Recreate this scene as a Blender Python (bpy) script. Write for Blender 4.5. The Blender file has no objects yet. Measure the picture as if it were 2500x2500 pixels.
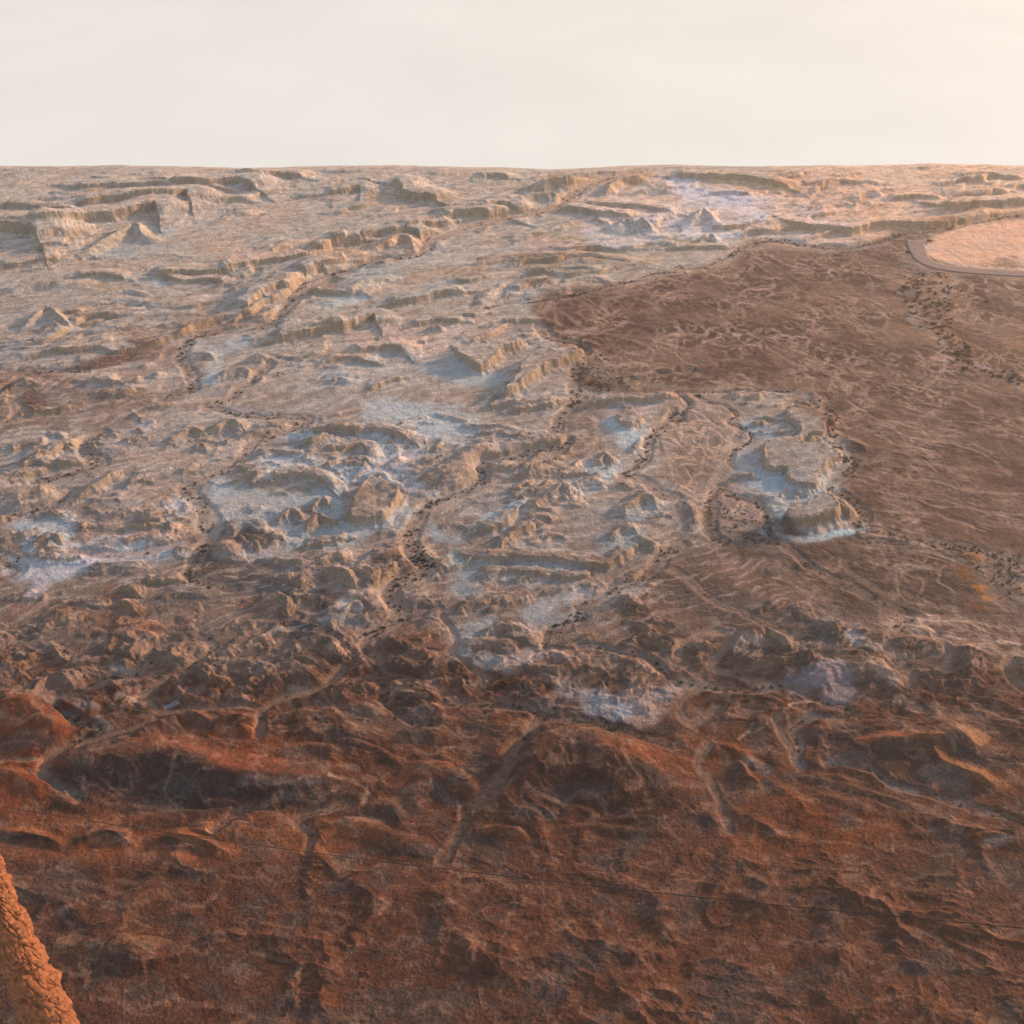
import bpy, math, random, time
import numpy as np
T0 = time.time()
random.seed(7); rng = np.random.default_rng(11)
F32 = np.float32

# ------------------------------------------------------------------ camera geometry (metres)
CAMH = 400.0
DEP = math.radians(37.0)
FPX = 2783.0                       # focal length for a 2500 px wide frame
SD, CD = math.sin(DEP), math.cos(DEP)

def ray_plane(px, py, z=0.0):
    """a point of the photograph put on the level z of the real ground"""
    px = np.asarray(px, float); py = np.asarray(py, float); z = np.asarray(z, float)
    a = (px - 1250) / FPX; b = -(py - 1250) / FPX
    dy = CD + b * SD; dz = -SD + b * CD
    t = (z - CAMH) / dz
    return a * t, dy * t

def see(x, y, z):
    d = y * CD - (z - CAMH) * SD
    up = y * SD + (z - CAMH) * CD
    return 1250 + FPX * x / d, 1250 - FPX * up / d

# ------------------------------------------------------------------ terrain grid
def axis(lo, a, b, hi, step, n):
    g1 = a - (a - lo) * (np.linspace(1, 0, n, endpoint=False) ** 1.6)
    g2 = np.arange(a, b, step)
    g3 = b + (hi - b) * (np.linspace(0, 1, n) ** 1.6)
    return np.unique(np.round(np.concatenate([g1, g2, g3]), 3))
UA = axis(-1150, -40, 2540, 3650, 1.85, 150)
VA = axis(340, 395, 2510, 3100, 1.5, 40)
YA = ray_plane(1250, VA)[1]                       # Y of each row (decreasing)
DEPTH = YA * CD + CAMH * SD
U, V = np.meshgrid(UA, VA)
X = ((U - 1250) / FPX * DEPTH[:, None]).astype(F32)
Y = np.repeat(YA[:, None], len(UA), 1).astype(F32)
U = U.astype(F32); V = V.astype(F32)
NV, NU = X.shape

# ------------------------------------------------------------------ noise
_perm = rng.permutation(4096).astype(np.int64)
_ang = rng.random(4096) * 2 * np.pi
_gx = np.cos(_ang).astype(F32); _gy = np.sin(_ang).astype(F32)
def _h(ix, iy, s):
    return _perm[(_perm[(ix + s * 131) & 4095] + iy) & 4095]
def perlin(x, y, s=0):
    ix = np.floor(x).astype(np.int64); iy = np.floor(y).astype(np.int64)
    fx = (x - ix).astype(F32); fy = (y - iy).astype(F32)
    u = fx * fx * fx * (fx * (fx * 6 - 15) + 10); v = fy * fy * fy * (fy * (fy * 6 - 15) + 10)
    def g(a, b):
        k = _h(ix + a, iy + b, s)
        return _gx[k] * (fx - a) + _gy[k] * (fy - b)
    n0 = g(0, 0); n0 += u * (g(1, 0) - n0)
    n1 = g(0, 1); n1 += u * (g(1, 1) - n1)
    return (n0 + v * (n1 - n0)) * F32(1.5)
def fbm(x, y, o=4, s=0, gain=.5, lac=2.03):
    a = 1.0; t = 0; r = 0; c, sn = .8, .6
    for i in range(o):
        r = r + perlin(x, y, s + i) * F32(a); t += a
        x, y = (c * x - sn * y) * lac, (sn * x + c * y) * lac
        a *= gain
    return r / F32(t)
def ridged(x, y, o=4, s=0, gain=.5, lac=2.03):
    a = 1.0; t = 0; r = 0; w = 1.0; c, sn = .8, .6
    for i in range(o):
        n = 1 - np.abs(perlin(x, y, s + i)) * F32(1.6)
        n = n * n * w
        w = np.clip(n * 1.6, 0, 1)
        r = r + n * F32(a); t += a
        x, y = (c * x - sn * y) * lac, (sn * x + c * y) * lac
        a *= gain
    return r / F32(t)
def rot(x, y, deg):
    c, s = math.cos(math.radians(deg)), math.sin(math.radians(deg))
    return x * c + y * s, -x * s + y * c
def sm(a, b, x):
    t = np.clip((x - a) / (b - a), 0, 1); return t * t * (3 - 2 * t)
def box1(a, r, ax):
    if r < 1: return a
    p = [(0, 0)] * 2; p[ax] = (r + 1, r)
    c = np.cumsum(np.pad(a, p, mode='edge').astype(np.float64), axis=ax)
    n = a.shape[ax]
    hi = np.take(c, np.arange(2 * r + 1, 2 * r + 1 + n), axis=ax); lo = np.take(c, np.arange(0, n), axis=ax)
    return ((hi - lo) / (2 * r + 1)).astype(F32)
def blur(a, r, ry=None):
    ry = r if ry is None else ry
    for _ in range(2): a = box1(box1(a, r, 1), ry, 0)
    return a

# ------------------------------------------------------------------ tracing helpers
TILE = {'A1': (0, 400), 'A2': (800, 400), 'A3': (1650, 400), 'B1': (0, 950), 'B2': (800, 950), 'B3': (1650, 950),
        'C1': (0, 1500), 'C2': (800, 1500), 'C3': (1650, 1500), 'S': None}
K = 850 / 1932
def src(tile, pts):
    if tile == 'S': return [(float(a), float(b)) for a, b in pts]
    ox, oy = TILE[tile]
    return [(ox + a * K, oy + b * K) for a, b in pts]
def smooth_line(pts, n=4, closed=False):
    p = np.array(pts, float)
    if len(p) < 3: return p
    if closed: q = np.vstack([p[-1], p, p[0], p[1]])
    else: q = np.vstack([2 * p[0] - p[1], p, 2 * p[-1] - p[-2]])
    out = []
    for i in range(1, len(q) - 2):
        for t in np.linspace(0, 1, n, endpoint=False):
            a, b, c, d = q[i - 1], q[i], q[i + 1], q[i + 2]
            out.append(.5 * (2 * b + (c - a) * t + (2 * a - 5 * b + 4 * c - d) * t * t + (3 * b - a - 3 * c + d) * t ** 3))
    if not closed: out.append(q[-2])
    return np.array(out)
def window(x0, x1, y0, y1):
    i0 = np.searchsorted(UA, x0); i1 = np.searchsorted(UA, x1)
    j0 = np.searchsorted(VA, y0); j1 = np.searchsorted(VA, y1)
    return slice(max(j0, 0), min(j1 + 1, NV)), slice(max(i0, 0), min(i1 + 1, NU))
def line_dist(PX, PY, line):
    """distance, signed side (+ = left of travel) and position along a line for every point"""
    best = np.full(PX.shape, 1e9, F32); side = np.zeros(PX.shape, F32); pos = np.zeros(PX.shape, F32)
    seg = np.diff(line, axis=0); L = np.hypot(seg[:, 0], seg[:, 1]); cum = np.concatenate([[0], np.cumsum(L)])
    tot = max(cum[-1], 1e-6)
    for k in range(len(seg)):
        if L[k] < 1e-6: continue
        ax, ay = line[k]; sx, sy = seg[k] / L[k]
        dx = PX - F32(ax); dy = PY - F32(ay)
        t = np.clip(dx * F32(sx) + dy * F32(sy), 0, F32(L[k]))
        ex = dx - t * F32(sx); ey = dy - t * F32(sy)
        d = ex * ex + ey * ey
        m = d < best
        best = np.where(m, d, best)
        side = np.where(m, F32(sx) * dy - F32(sy) * dx, side)
        pos = np.where(m, (F32(cum[k]) + t) / F32(tot), pos)
    return np.sqrt(best), side, pos
def inside(PX, PY, poly):
    r = np.zeros(PX.shape, bool); n = len(poly)
    for i in range(n):
        x1, y1 = poly[i]; x2, y2 = poly[(i + 1) % n]
        if abs(y2 - y1) < 1e-9: continue
        c = (y1 > PY) != (y2 > PY)
        r ^= c & (PX < (x2 - x1) * (PY - y1) / (y2 - y1) + x1)
    return r
def lin(c):
    c = np.asarray(c, float) / 255
    return np.where(c <= .04045, c / 12.92, ((c + .055) / 1.055) ** 2.4)
ALB = .80
SUN_ELD, SUN_AZD, SUN_E, SUN_ANG = 15, 28, 3.4, 4.0
SUN_C = (1.0, .66, .42)
SKY_S, SKY_DUST, SKYG = .15, 1.0, 2.4
EXPO = .95
HAZE = .00009
DEN = True
# ------------------------------------------------------------------ traced relief: tile, kind, face height (tile px), far slope factor, crest line
# kinds: s = cliff-edged terrace, r = sharp ridge, m = round hill
RIDGES = '''
A1 s 40 6 390,105 480,115 600,108 740,110 850,108 960,108
A1 s 55 6 920,80 1010,92 1130,95 1230,80 1330,70 1420,118
A1 s 40 5 1330,50 1430,52 1500,45 1600,45 1680,60
A1 s 62 5 410,200 520,190 600,175 720,168 850,158 960,155 1035,145 1052,190
A1 s 70 5 140,318 250,315 380,295 500,270 620,260 720,235 800,215 860,205 872,255
A1 s 90 5 -60,315 0,320 120,325 180,330 205,385
A1 r 72 1.5 440,470 540,425 600,395 680,350 750,315 790,370 860,385
A1 s 35 6 0,560 100,545 200,530 330,520
A1 s 35 5 185,465 280,450 360,450
A1 r 66 1.5 135,880 190,830 255,790 310,825 390,885
A1 m 50 4 300,800 500,762 680,740 850,760 1000,745 1150,720
A1 s 70 4 1360,780 1440,705 1500,672 1560,650 1640,655
A1 s 60 5 1690,585 1800,540 1932,515
A1 s 60 4 1780,460 1850,420 1932,408
A1 s 45 5 1240,575 1350,550 1440,530 1600,515 1720,495
A1 s 40 6 850,610 1000,590 1150,595 1300,575
A1 m 35 3 690,690 740,698 830,722
A1 s 62 4 1530,955 1650,930 1800,900 1932,880
A1 r 45 2 1050,1050 1120,1035 1190,1062
A1 r 70 1.5 760,1135 790,1105 840,1095 870,1150
A1 r 70 1.6 1380,1060 1440,1050 1520,1075
A1 r 60 1.8 1180,1175 1300,1130 1400,1140 1440,1180
A1 s 50 4 500,1185 620,1190 740,1180 790,1155
A1 s 32 4 540,1265 650,1272 750,1240
A1 s 30 5 880,600 1010,640 1150,630 1250,650
A1 s 30 5 420,610 560,600 690,625
A1 s 40 4 0,210 120,215 250,240 420,240
A1 m 60 3 0,690 160,660 320,650 480,640
A1 m 40 3 300,850 480,830 650,800 820,805
A1 r 30 3 -20,1010 80,1000 190,985
A2 s 35 6 0,150 80,140 170,120 178,150
A2 s 60 5 340,80 400,92 425,140 500,160 560,160 612,180
A2 s 30 5 860,62 920,48 1010,62
A2 r 90 2 1140,100 1170,85 1270,72 1400,62 1500,70
A2 r 75 2 1000,190 1080,178 1150,160 1250,150 1340,172
A2 s 50 4 870,232 930,215 1000,220 1100,240
A2 s 70 4 640,272 720,255 860,245 960,262
A2 s 50 5 430,348 520,325 600,322 690,302
A2 s 55 4 190,392 260,370 360,357 470,352 535,388
A2 s 60 4 40,425 110,405 190,400
A2 r 62 3 210,452 330,420 400,385 450,395 480,450
A2 s 42 5 1240,242 1330,230 1450,250 1550,265 1690,282
A2 s 24 3 1530,285 1590,287
A2 s 30 6 1410,207 1550,215 1700,225 1932,262
A2 r 60 2 1540,150 1600,85 1700,62 1800,70
A2 r 40 2 1700,150 1800,130 1932,140
A2 r 50 1 566,905 600,886 640,905
A2 s 20 4 750,832 830,835
A2 s 34 4 480,882 600,855 750,862
A2 m 42 5 860,512 1000,505 1200,500 1400,496 1560,512 1780,542
A2 s 55 3 708,1015 742,1058 800,1088 850,1108 930,1060 960,1012 1030,990 1092,968
A2 s 72 3 985,1242 1070,1200 1160,1140 1200,1102 1300,1070 1380,1040 1442,1000
A2 s 30 4 1090,962 1150,945 1195,920
A2 s 30 4 980,872 1100,858 1222,872
A2 s 60 4 0,890 100,880 200,850 250,828 275,870
A2 s 50 4 150,1032 260,1012 380,1000 425,1030
A2 r 70 1 1600,330 1650,300 1700,305 1745,298 1800,345
A2 s 30 5 1050,690 1130,652 1250,632
A2 s 22 5 1310,662 1470,632 1560,660
A2 s 24 5 700,640 800,640 900,610
A2 s 50 4 340,760 500,735 640,700 760,690
A2 r 35 3 20,1210 60,1185 130,1200
A2 m 40 2 1760,440 1850,430 1932,450
A2 s 24 4 1720,1190 1830,1150 1932,1140
A2 s 50 3 1450,1330 1600,1300 1780,1290 1932,1275
A2 s 30 4 960,1330 1100,1330 1200,1320 1300,1300
A2 s 26 4 240,1250 330,1200 420,1180
A3 r 80 1 75,300 130,260 155,238 180,262 240,300
A3 r 45 1 140,410 190,380 235,408
A3 s 32 4 190,342 350,337 480,305
A3 s 50 4 580,285 650,320 750,335 900,345 1000,350 1100,322 1250,312 1350,320 1500,310 1650,292 1750,262 1850,250
A3 s 60 4 1470,200 1550,215 1650,208 1800,200 1980,188
A3 s 45 5 -20,50 200,52 400,62 550,92 640,120
A3 s 24 4 200,160 300,150 420,165
A3 s 28 4 1200,180 1340,170 1480,190
A3 m 22 4 960,210 1100,205
A3 s 26 4 1550,165 1700,150 1850,140
A3 s 30 4 1560,60 1700,50 1932,70
A3 s 26 5 700,110 850,90 1000,95 1150,100
A3 s 26 5 -20,460 120,455 300,450
A3 r 40 2 0,1130 60,1110 130,1120
B1 s 40 4 60,332 150,305 250,290
B1 r 45 2 270,252 310,240 355,262
B1 s 52 3 180,372 300,340 350,302 430,300 465,340
B1 s 52 3 110,412 200,390 260,410 350,400 455,390
B1 m 130 2 -100,590 0,562 100,550 190,540 250,580
B1 r 80 1.8 430,545 520,520 600,470 650,425
B1 r 62 2 880,272 960,258 1020,230 1080,208 1150,240
B1 r 85 2 1130,205 1200,190 1280,160 1360,200
B1 m 60 2 1370,212 1500,180 1600,200 1650,230
B1 r 45 1 1075,322 1110,293 1145,322
B1 r 40 3 1000,452 1060,420 1095,402
B1 s 55 3 1760,242 1850,225 1932,225
B1 r 50 3 1400,362 1500,330 1600,340 1700,345
B1 s 62 3 1510,482 1620,458 1720,465 1800,500 1832,532
B1 r 75 1.2 1520,712 1570,690 1622,653 1690,705
B1 r 75 1 1715,660 1785,588 1835,640
B1 r 80 1.5 1690,770 1760,690 1800,700 1870,725
B1 m 95 1 1190,800 1250,760 1300,730 1370,720 1440,740 1455,790
B1 s 48 1 1505,818 1540,812 1578,820
B1 r 50 1.2 1380,872 1410,840 1442,880
B1 m 28 2 1500,580 1560,568 1610,582
B1 m 70 2 590,700 680,672 750,650 880,600 945,612
B1 s 35 4 780,722 850,700 945,668
B1 s 24 4 670,838 780,815 900,790
B1 r 60 1.6 170,865 230,825 292,798 350,850
B1 m 45 2 260,902 400,885 600,850 700,870
B1 m 110 1.5 1090,900 1160,860 1250,850 1330,900
B1 m 90 2 480,1000 560,965 680,960 800,975
B1 r 70 2 640,1105 720,1092 772,1132
B1 r 75 2 640,1180 700,1170 750,1210
B1 m 60 2 740,1310 820,1290 900,1320
B1 r 90 1.5 1440,1180 1500,1140 1580,1150 1600,1240
B1 s 40 2 1040,640 1062,622 1085,680 1112,755
B1 s 40 4 940,880 1100,870 1250,900
B1 s 45 3 1680,860 1800,840 1932,815
B1 r 70 2 1760,960 1850,905 1932,920
B1 m 60 2 20,1160 120,1130 260,1140
B1 m 70 2 260,1200 380,1170 520,1180 620,1210
B1 s 36 4 800,1060 950,1050 1080,1060
B1 m 55 2 860,1150 1000,1120 1180,1130
B2 s 60 3 -10,222 150,215 300,215 380,238 440,262
B2 s 50 3 -10,332 100,320 200,308 228,368
B2 s 46 2 92,422 150,410 212,420
B2 s 46 3 112,650 130,705 250,702 310,680 345,635 372,598 410,560
B2 s 40 3 205,500 290,478 330,510 400,548
B2 m 200 1.4 520,465 600,440 680,420 760,370 850,310 920,268
B2 s 42 4 970,342 1100,320 1200,290 1345,264
B2 s 30 3 480,522 530,500 575,515
B2 m 55 2 1000,472 1080,430 1200,398 1340,420
B2 r 45 3 735,190 840,195 960,200 1080,225
B2 m 40 3 590,125 700,150 800,175
B2 s 40 1 1612,125 1640,145 1690,150 1732,150
B2 s 30 4 1290,482 1370,470 1450,458
B2 r 65 2 1490,412 1540,350 1585,400
B2 s 35 2 1710,325 1750,280 1785,258
B2 s 34 3 1040,602 1110,570 1165,545
B2 r 80 2 1080,645 1200,592 1260,560 1310,523 1380,590
B2 s 60 3 840,765 960,742 1030,690 1060,650
B2 s 60 2.5 955,868 1040,800 1110,760 1150,740
B2 r 50 3 1110,700 1180,690 1255,715
B2 s 62 3 790,905 900,930 1050,920 1200,930 1400,950 1560,962 1660,905 1700,860
B2 r 60 2 1570,820 1620,762 1690,752 1725,775
B2 r 60 2 1700,800 1800,840 1832,892
B2 s 40 3 850,1022 1000,1000 1200,1022 1400,1032 1480,1000
B2 m 55 3 1000,1182 1150,1122 1300,1090 1430,1060
B2 s 45 3 1500,1130 1620,1080 1740,1030 1835,998
B2 r 110 1.5 -60,1000 0,985 70,995 115,1020 150,1090
B2 m 120 1.2 240,930 330,895 420,890 470,930
B2 m 50 1.5 270,800 340,770 410,800
B2 m 45 2 430,1185 520,1165 620,1210
B2 r 90 2 1620,660 1720,590 1780,568 1830,620
B2 r 70 2 860,1364 930,1310 1000,1305 1100,1310
B2 m 40 3 600,770 700,740 820,770
B2 m 40 3 1200,840 1260,800 1340,830
B2 r 40 3 60,1250 150,1180 210,1230
B2 s 40 4 1020,110 1150,90 1280,65
B2 s 30 4 900,100 1000,75 1060,70
B2 m 50 2 1490,80 1580,60 1680,85
B3 s 30 3 480,150 520,157 600,170 680,185
B3 m 50 1.2 500,225 560,200 640,200 690,230
B3 s 30 3 690,60 730,95 760,90
B3 s 30 3 800,155 840,145 885,145
B3 s 62 3 665,292 700,265 750,248 835,232
B3 s 80 2 770,500 800,460 850,402 930,342 978,350
B3 s 26 3 500,372 512,420 600,432 640,495 700,505 785,522
B3 s 80 2 605,700 680,712 760,705 830,690 885,665 915,612
B3 s 70 2 890,600 930,640 975,690 1010,740
B3 s 42 2 348,480 390,468 435,475
B3 m 45 1.5 360,590 420,575 520,590 600,625
B3 s 34 2 440,190 470,180 490,185
B3 r 40 3 930,260 1000,290 1060,320
B3 m 60 2 1600,930 1680,910 1750,940
B3 m 45 2 1650,1100 1720,1090 1860,1160
B3 m 60 4 500,1000 650,960 800,980
B3 m 60 3 0,640 60,625 110,700 100,780
C1 m 300 2 -120,430 0,450 120,470 220,500 330,570 400,640
C1 r 110 2 170,460 230,370 280,330 360,335 425,395
C1 m 80 2 330,292 450,252 600,240 700,265 800,290
C1 m 60 2 555,125 700,82 850,62 1000,60
C1 m 50 2 940,120 1050,100 1140,135
C1 m 60 2 1340,160 1440,120 1520,150
C1 r 110 1.6 1550,205 1650,150 1720,130 1800,128 1860,170 1910,235
C1 m 80 2 1450,240 1550,225 1700,222 1800,270 1860,315
C1 r 110 2 1440,400 1560,332 1680,310 1760,345 1850,360
C1 m 80 2 1200,300 1300,252 1440,262
C1 r 60 2 880,430 1000,368 1095,382
C1 r 60 2 640,500 720,460 810,505
C1 r 110 2 680,665 850,592 1000,545 1060,530 1180,560
C1 r 90 2 1170,605 1280,562 1400,562 1495,615
C1 m 270 2.5 250,850 350,800 480,770 700,745 900,738 1050,790 1200,840 1400,865 1700,885 1850,860
C1 m 90 2 -60,855 0,862 100,880 260,965
C1 m 60 2 290,1000 400,1045 500,1075
C1 r 55 2 -60,1215 0,1210 100,1200 250,1232 340,1262
C1 r 75 2 400,1252 500,1205 600,1188 700,1240
C1 r 75 2 860,1235 980,1210 1100,1240 1250,1300
C1 m 90 2 720,1135 900,1118 1100,1102 1350,1090 1560,1110
C1 m 60 2 1360,1090 1480,1010 1600,980 1680,1050
C1 m 60 2 0,640 120,620 300,640 
C1 m 60 2 1240,420 1340,400 1440,430
C1 m 100 2 1480,600 1600,560 1760,540 1932,550
C1 m 60 2 1560,760 1700,720 1900,740
C1 m 50 2 440,100 520,80 600,110
C1 m 40 2 110,110 160,90 215,115
C2 m 90 2 50,505 180,490 270,535 330,560
C2 m 90 2 390,570 470,510 560,495 640,560
C2 m 110 1.5 710,165 830,140 950,152 1080,178
C2 r 50 2 860,102 960,62 1085,48
C2 m 120 1.6 570,330 640,228 700,240 830,335
C2 m 130 1.5 390,670 480,640 560,635 630,680
C2 m 150 1.5 470,985 540,900 640,870 720,890 800,940 880,1030
C2 m 420 2 960,860 1080,760 1200,700 1340,670 1500,700 1650,760 1800,860
C2 m 80 2 1160,240 1200,215 1250,205 1400,262
C2 m 80 2 1470,260 1600,205 1690,200 1800,260
C2 m 90 1.5 1050,400 1150,342 1210,340 1310,405
C2 m 90 2 10,1110 180,1062 350,1058 420,1150
C2 m 70 2 740,1110 830,1050 910,1070
C2 m 110 2 -40,1150 150,1150 300,1195 450,1250 620,1300
C2 r 60 2 790,1215 900,1180 1030,1190 1130,1230
C2 m 60 2 1280,1115 1380,1070 1500,1120
C2 m 60 2 380,850 500,820 640,830 720,860
C2 m 90 2 1150,640 1250,600 1340,625
C2 m 60 2 0,690 150,700 300,760 420,830
C2 r 50 1.5 890,390 950,365 1010,390
C2 m 60 3 1300,1180 1500,1170 1700,1200 1932,1180
C3 r 130 1.6 290,175 390,100 480,58 560,85 670,185
C3 m 160 1.5 680,360 760,310 850,282 1000,258 1060,252 1160,290 1230,330 1330,420
C3 r 60 2 1310,335 1400,312 1480,305 1620,352
C3 r 140 2 1010,705 1150,682 1400,662 1560,640 1720,705
C3 m 80 2 110,745 250,720 370,765 470,840
C3 r 70 1.5 350,790 380,850 400,890 470,918
C3 m 60 2 850,862 950,838 1080,878 1160,925
C3 r 100 2 1430,690 1470,790 1600,850 1800,932
C3 m 60 2 730,910 860,890 1000,940
C3 m 40 2 220,62 330,72
C3 r 50 1.5 960,90 1040,75 1090,95
C3 m 50 2 1310,70 1400,80 1470,130
C3 m 60 2 640,880 1000,960 1400,1080 
C3 m 60 3 150,480 300,440 480,450 620,500
C3 m 50 3 850,230 950,200 1100,220
C3 r 50 2 1640,1250 1720,1220 1850,1215
C3 m 60 3 880,620 1020,600 1200,590
'''
# washes: tile, width m, depth m, bed tone, shrub density, line
WASHES = '''
A3 10 1.5 0 1.3 -10,582 150,570 300,510 420,442 560,425 700,450 850,465 1000,460 1150,420 1260,385
A3 6 1 0 .7 1260,385 1400,380 1600,340 1800,300 1990,272
A2 8 1.5 0 1.3 1950,598 1820,602 1700,642 1500,690 1350,730 1200,750 1080,775
A2 5 1.5 0 .4 1080,775 1000,770 870,800
A2 14 2 1 .6 1700,42 1560,80 1400,140 1335,200 1250,250 1100,280 900,322 800,350 650,400 560,430 540,490
A2 7 2 0 1 560,480 450,520 270,530 130,580 0,615
A1 8 2 0 1 1932,585 1800,622 1700,655 1640,710 1580,790 1540,860 1450,900 1380,915 1250,930 1120,950 1030,990
A1 9 2 1 .2 1550,850 1650,740 1750,670 1850,640
A1 16 2 1 .1 1030,990 960,1040 940,1085 860,1130 700,1185
A1 10 2 0 1 1030,990 1000,1080 1040,1130 1060,1185 1065,1245 900,1300
A1 5 1 0 1 480,1150 350,1150 200,1160 80,1200 0,1262
A1 8 2 1 1 1500,1110 1430,1170 1380,1215 1320,1252 1290,1292 1200,1330 1150,1364
B1 7 1.5 0 1 1150,90 1250,125 1400,150 1550,155 1700,160
B1 7 1.5 1 1 1710,165 1690,190 1600,232 1480,270 1400,302 1360,362 1330,400 1240,450 1130,490 1030,550
B1 13 2 1 1.6 1030,550 1080,610 1130,660 1150,720 1160,790 1150,840
B1 6 1.5 1 .3 1190,700 1190,800 1150,860 1100,925 1085,980
B1 8 1.5 0 1.4 1140,850 1090,920 1060,1000 1060,1050 1180,1082 1290,1105
B1 9 2 0 1.4 570,240 500,270 460,310 490,360 570,400 480,440 330,480 200,502
B1 7 2 0 1.2 390,560 300,640 150,682 0,692
B1 4 1 1 .1 0,200 80,150 60,60
B1 3 1 1 0 100,80 150,130 150,160 240,150
B1 9 2 0 1.2 -40,910 60,960 90,1010 -20,1060
B1 6 1 1 .1 400,900 650,920 900,880 1050,850
A2 10 2 0 1 1180,900 1230,960 1400,1000 1430,1042
A2 8 1.5 1 1.2 1380,1130 1360,1250 1400,1300 1330,1364
B2 8 1.5 1 1.2 1480,20 1400,50 1330,110 1290,160 1260,230
B2 7 2 0 1.5 1345,290 1270,322 1150,342 1000,380 900,400 850,430 870,480 800,540 640,600 560,642 500,700
B2 10 2 1 1.6 500,700 480,770 450,850 470,920 560,985 520,1022 400,1060 340,1120 360,1180 400,1220 390,1272 330,1312 200,1352
C2 9 2 1 1.2 420,20 260,90 190,150 220,200 300,262
C2 7 2 0 1 290,380 340,420 300,460 400,560 480,600 585,605
B2 7 2 0 1.4 1932,120 1880,190 1800,250 1770,300 1770,350 1740,400 1650,470
B2 9 1.5 1 1.2 1650,470 1780,520 1850,580 1932,600
B3 4 2.5 0 1 20,30 75,80 50,120 0,182
B3 3 1 0 .8 110,30 170,70 270,90 330,142 300,180 370,222 420,282 320,342 300,400 330,440
B3 3 1 0 .8 0,15 250,15 450,12 640,10
B3 8 1.5 0 1.3 250,540 200,600 190,700 200,800 300,860
B3 7 1.2 0 1 280,582 420,622 500,682 510,760 560,822
B3 7 1.2 1 .8 560,822 650,900 740,980 880,1052 1000,1112 1180,1202 1290,1272 1230,1330
C3 7 1.2 1 .3 1260,-20 1280,20 1200,100 1180,200 1250,260
B3 8 1.5 0 1.4 975,345 1005,430 930,482 860,545 930,592 1020,662 1045,720 1000,760
B3 8 1 1 1 1000,755 1150,790 1300,822 1500,860 1650,882 1800,942 1932,990
B3 12 1 1 .6 1760,960 1790,1050 1780,1130 1850,1200
B2 9 2 0 1.3 1950,860 1850,930 1800,1010 1700,1080 1600,1112 1500,1160 1400,1202 1380,1262 1330,1302 1230,1360
C2 6 2 0 1 1430,20 1250,62 1210,110 1200,180
C3 9 2.5 2 .8 0,370 130,392 280,405 400,428 480,405 560,382 640,392 720,432 820,482 960,530
C3 6 2 2 .5 960,530 930,560 780,562 680,602 640,642 690,722 680,782 700,830
C3 7 2 2 .5 830,825 960,825 1080,860 1160,910 1250,952 1400,990 1560,1042 1800,1110 1960,1170
C2 7 2 2 .7 1940,385 1850,300 1780,240 1680,215 1500,180 1400,170
C2 10 2 0 .8 650,500 800,492 1000,500 1130,532 1200,582 1400,592 1600,632 1750,682 1940,720
C2 12 1.5 1 .3 1150,600 1100,680 1010,780 980,870 870,1030 800,1060
C2 8 2 0 .4 760,1060 760,1150 690,1280 640,1360
C2 4 1.5 1 0 640,20 700,100 690,190 640,230 
C2 4 1.2 1 0 690,210 760,270 820,320 900,350
C1 6 1.5 1 .2 1160,130 1170,200 1100,260 1000,320 850,390 790,430 780,480
C1 5 1.5 1 .4 1160,130 1050,135 950,152 830,200 840,270 760,322
C1 8 2 2 1 760,322 620,352 520,382 430,432 320,472 310,520 420,592
C1 9 2 1 .3 420,592 540,622 530,660 480,682 380,722 300,782 250,842
C1 6 2 2 .3 240,880 330,960 380,960 450,1020
C1 6 1.5 1 .1 1900,300 1830,380 1700,432 1560,462 1450,540 1450,660
C1 6 2 1 .2 1932,1050 1800,1080 1640,1140 1720,1220 1700,1310
C1 4 1 1 0 820,490 900,540 1100,520 1350,505 1420,520
C1 3 1 1 0 450,720 600,680 700,640 870,580
C1 6 1 1 .2 1200,1200 1280,1120 1420,1060
C3 6 1 1 0 250,90 130,120 20,180 30,260 140,360
C3 5 1 1 0 350,90 280,170 190,290 320,330
C3 7 1 1 0 130,400 20,480 60,590 130,590 220,500
C3 5 1 1 0 570,570 590,650 630,740 690,840
C3 4 .6 1 0 190,880 200,960 250,1040 260,1110 290,1200
C3 5 .8 1 0 180,720 130,770 110,820 180,890
C3 6 .8 1 0 1440,120 1510,200 1500,280 1480,300
C3 8 .8 1 .1 1900,190 1850,250 1860,330 1932,420
C3 8 .8 1 .1 1180,180 1250,290 1310,350 1290,400
B3 5 1 3 .2 0,1000 80,1060 150,1130 260,1200 380,1240 500,1310 600,1350
B3 3 .6 3 0 900,1080 780,1130 760,1190 800,1220 900,1260 1010,1290 1100,1320
B3 3 .4 1 0 920,960 1000,1040 1180,1130 1260,1130
B3 3 .4 1 0 940,240 900,330 1100,390 1180,360
B3 3 .4 1 0 1180,360 1000,430 
'''
# dirt tracks: tile, width m, line
TRACKS = '''
A2 4 1250,780 1330,840 1400,890 1500,930 1650,960 1780,1012 1812,1052 1770,1100
A2 3.5 1250,790 1350,735 1560,690 1700,650
A2 3 1560,690 1700,740 1820,782 1845,822
A2 3 1250,780 1280,880
A2 2.5 1440,740 1500,790 1560,740 1640,730
A2 2.5 1780,1012 1850,1040 1880,1080
B2 5 1380,108 1470,150 1502,222 1482,292 1380,352 1200,385 1050,405 985,442 950,500 900,560 800,592 680,632 600,672 552,742 540,822 580,900
B2 3 985,442 1010,510 1100,515 1200,500 1320,460
B2 2.5 1900,1130 1760,1180 1720,1150 1850,1060
C2 3 690,200 640,240
A1 2 80,800 300,720
A1 1.6 0,1040 90,1065 200,1130
'''
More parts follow.
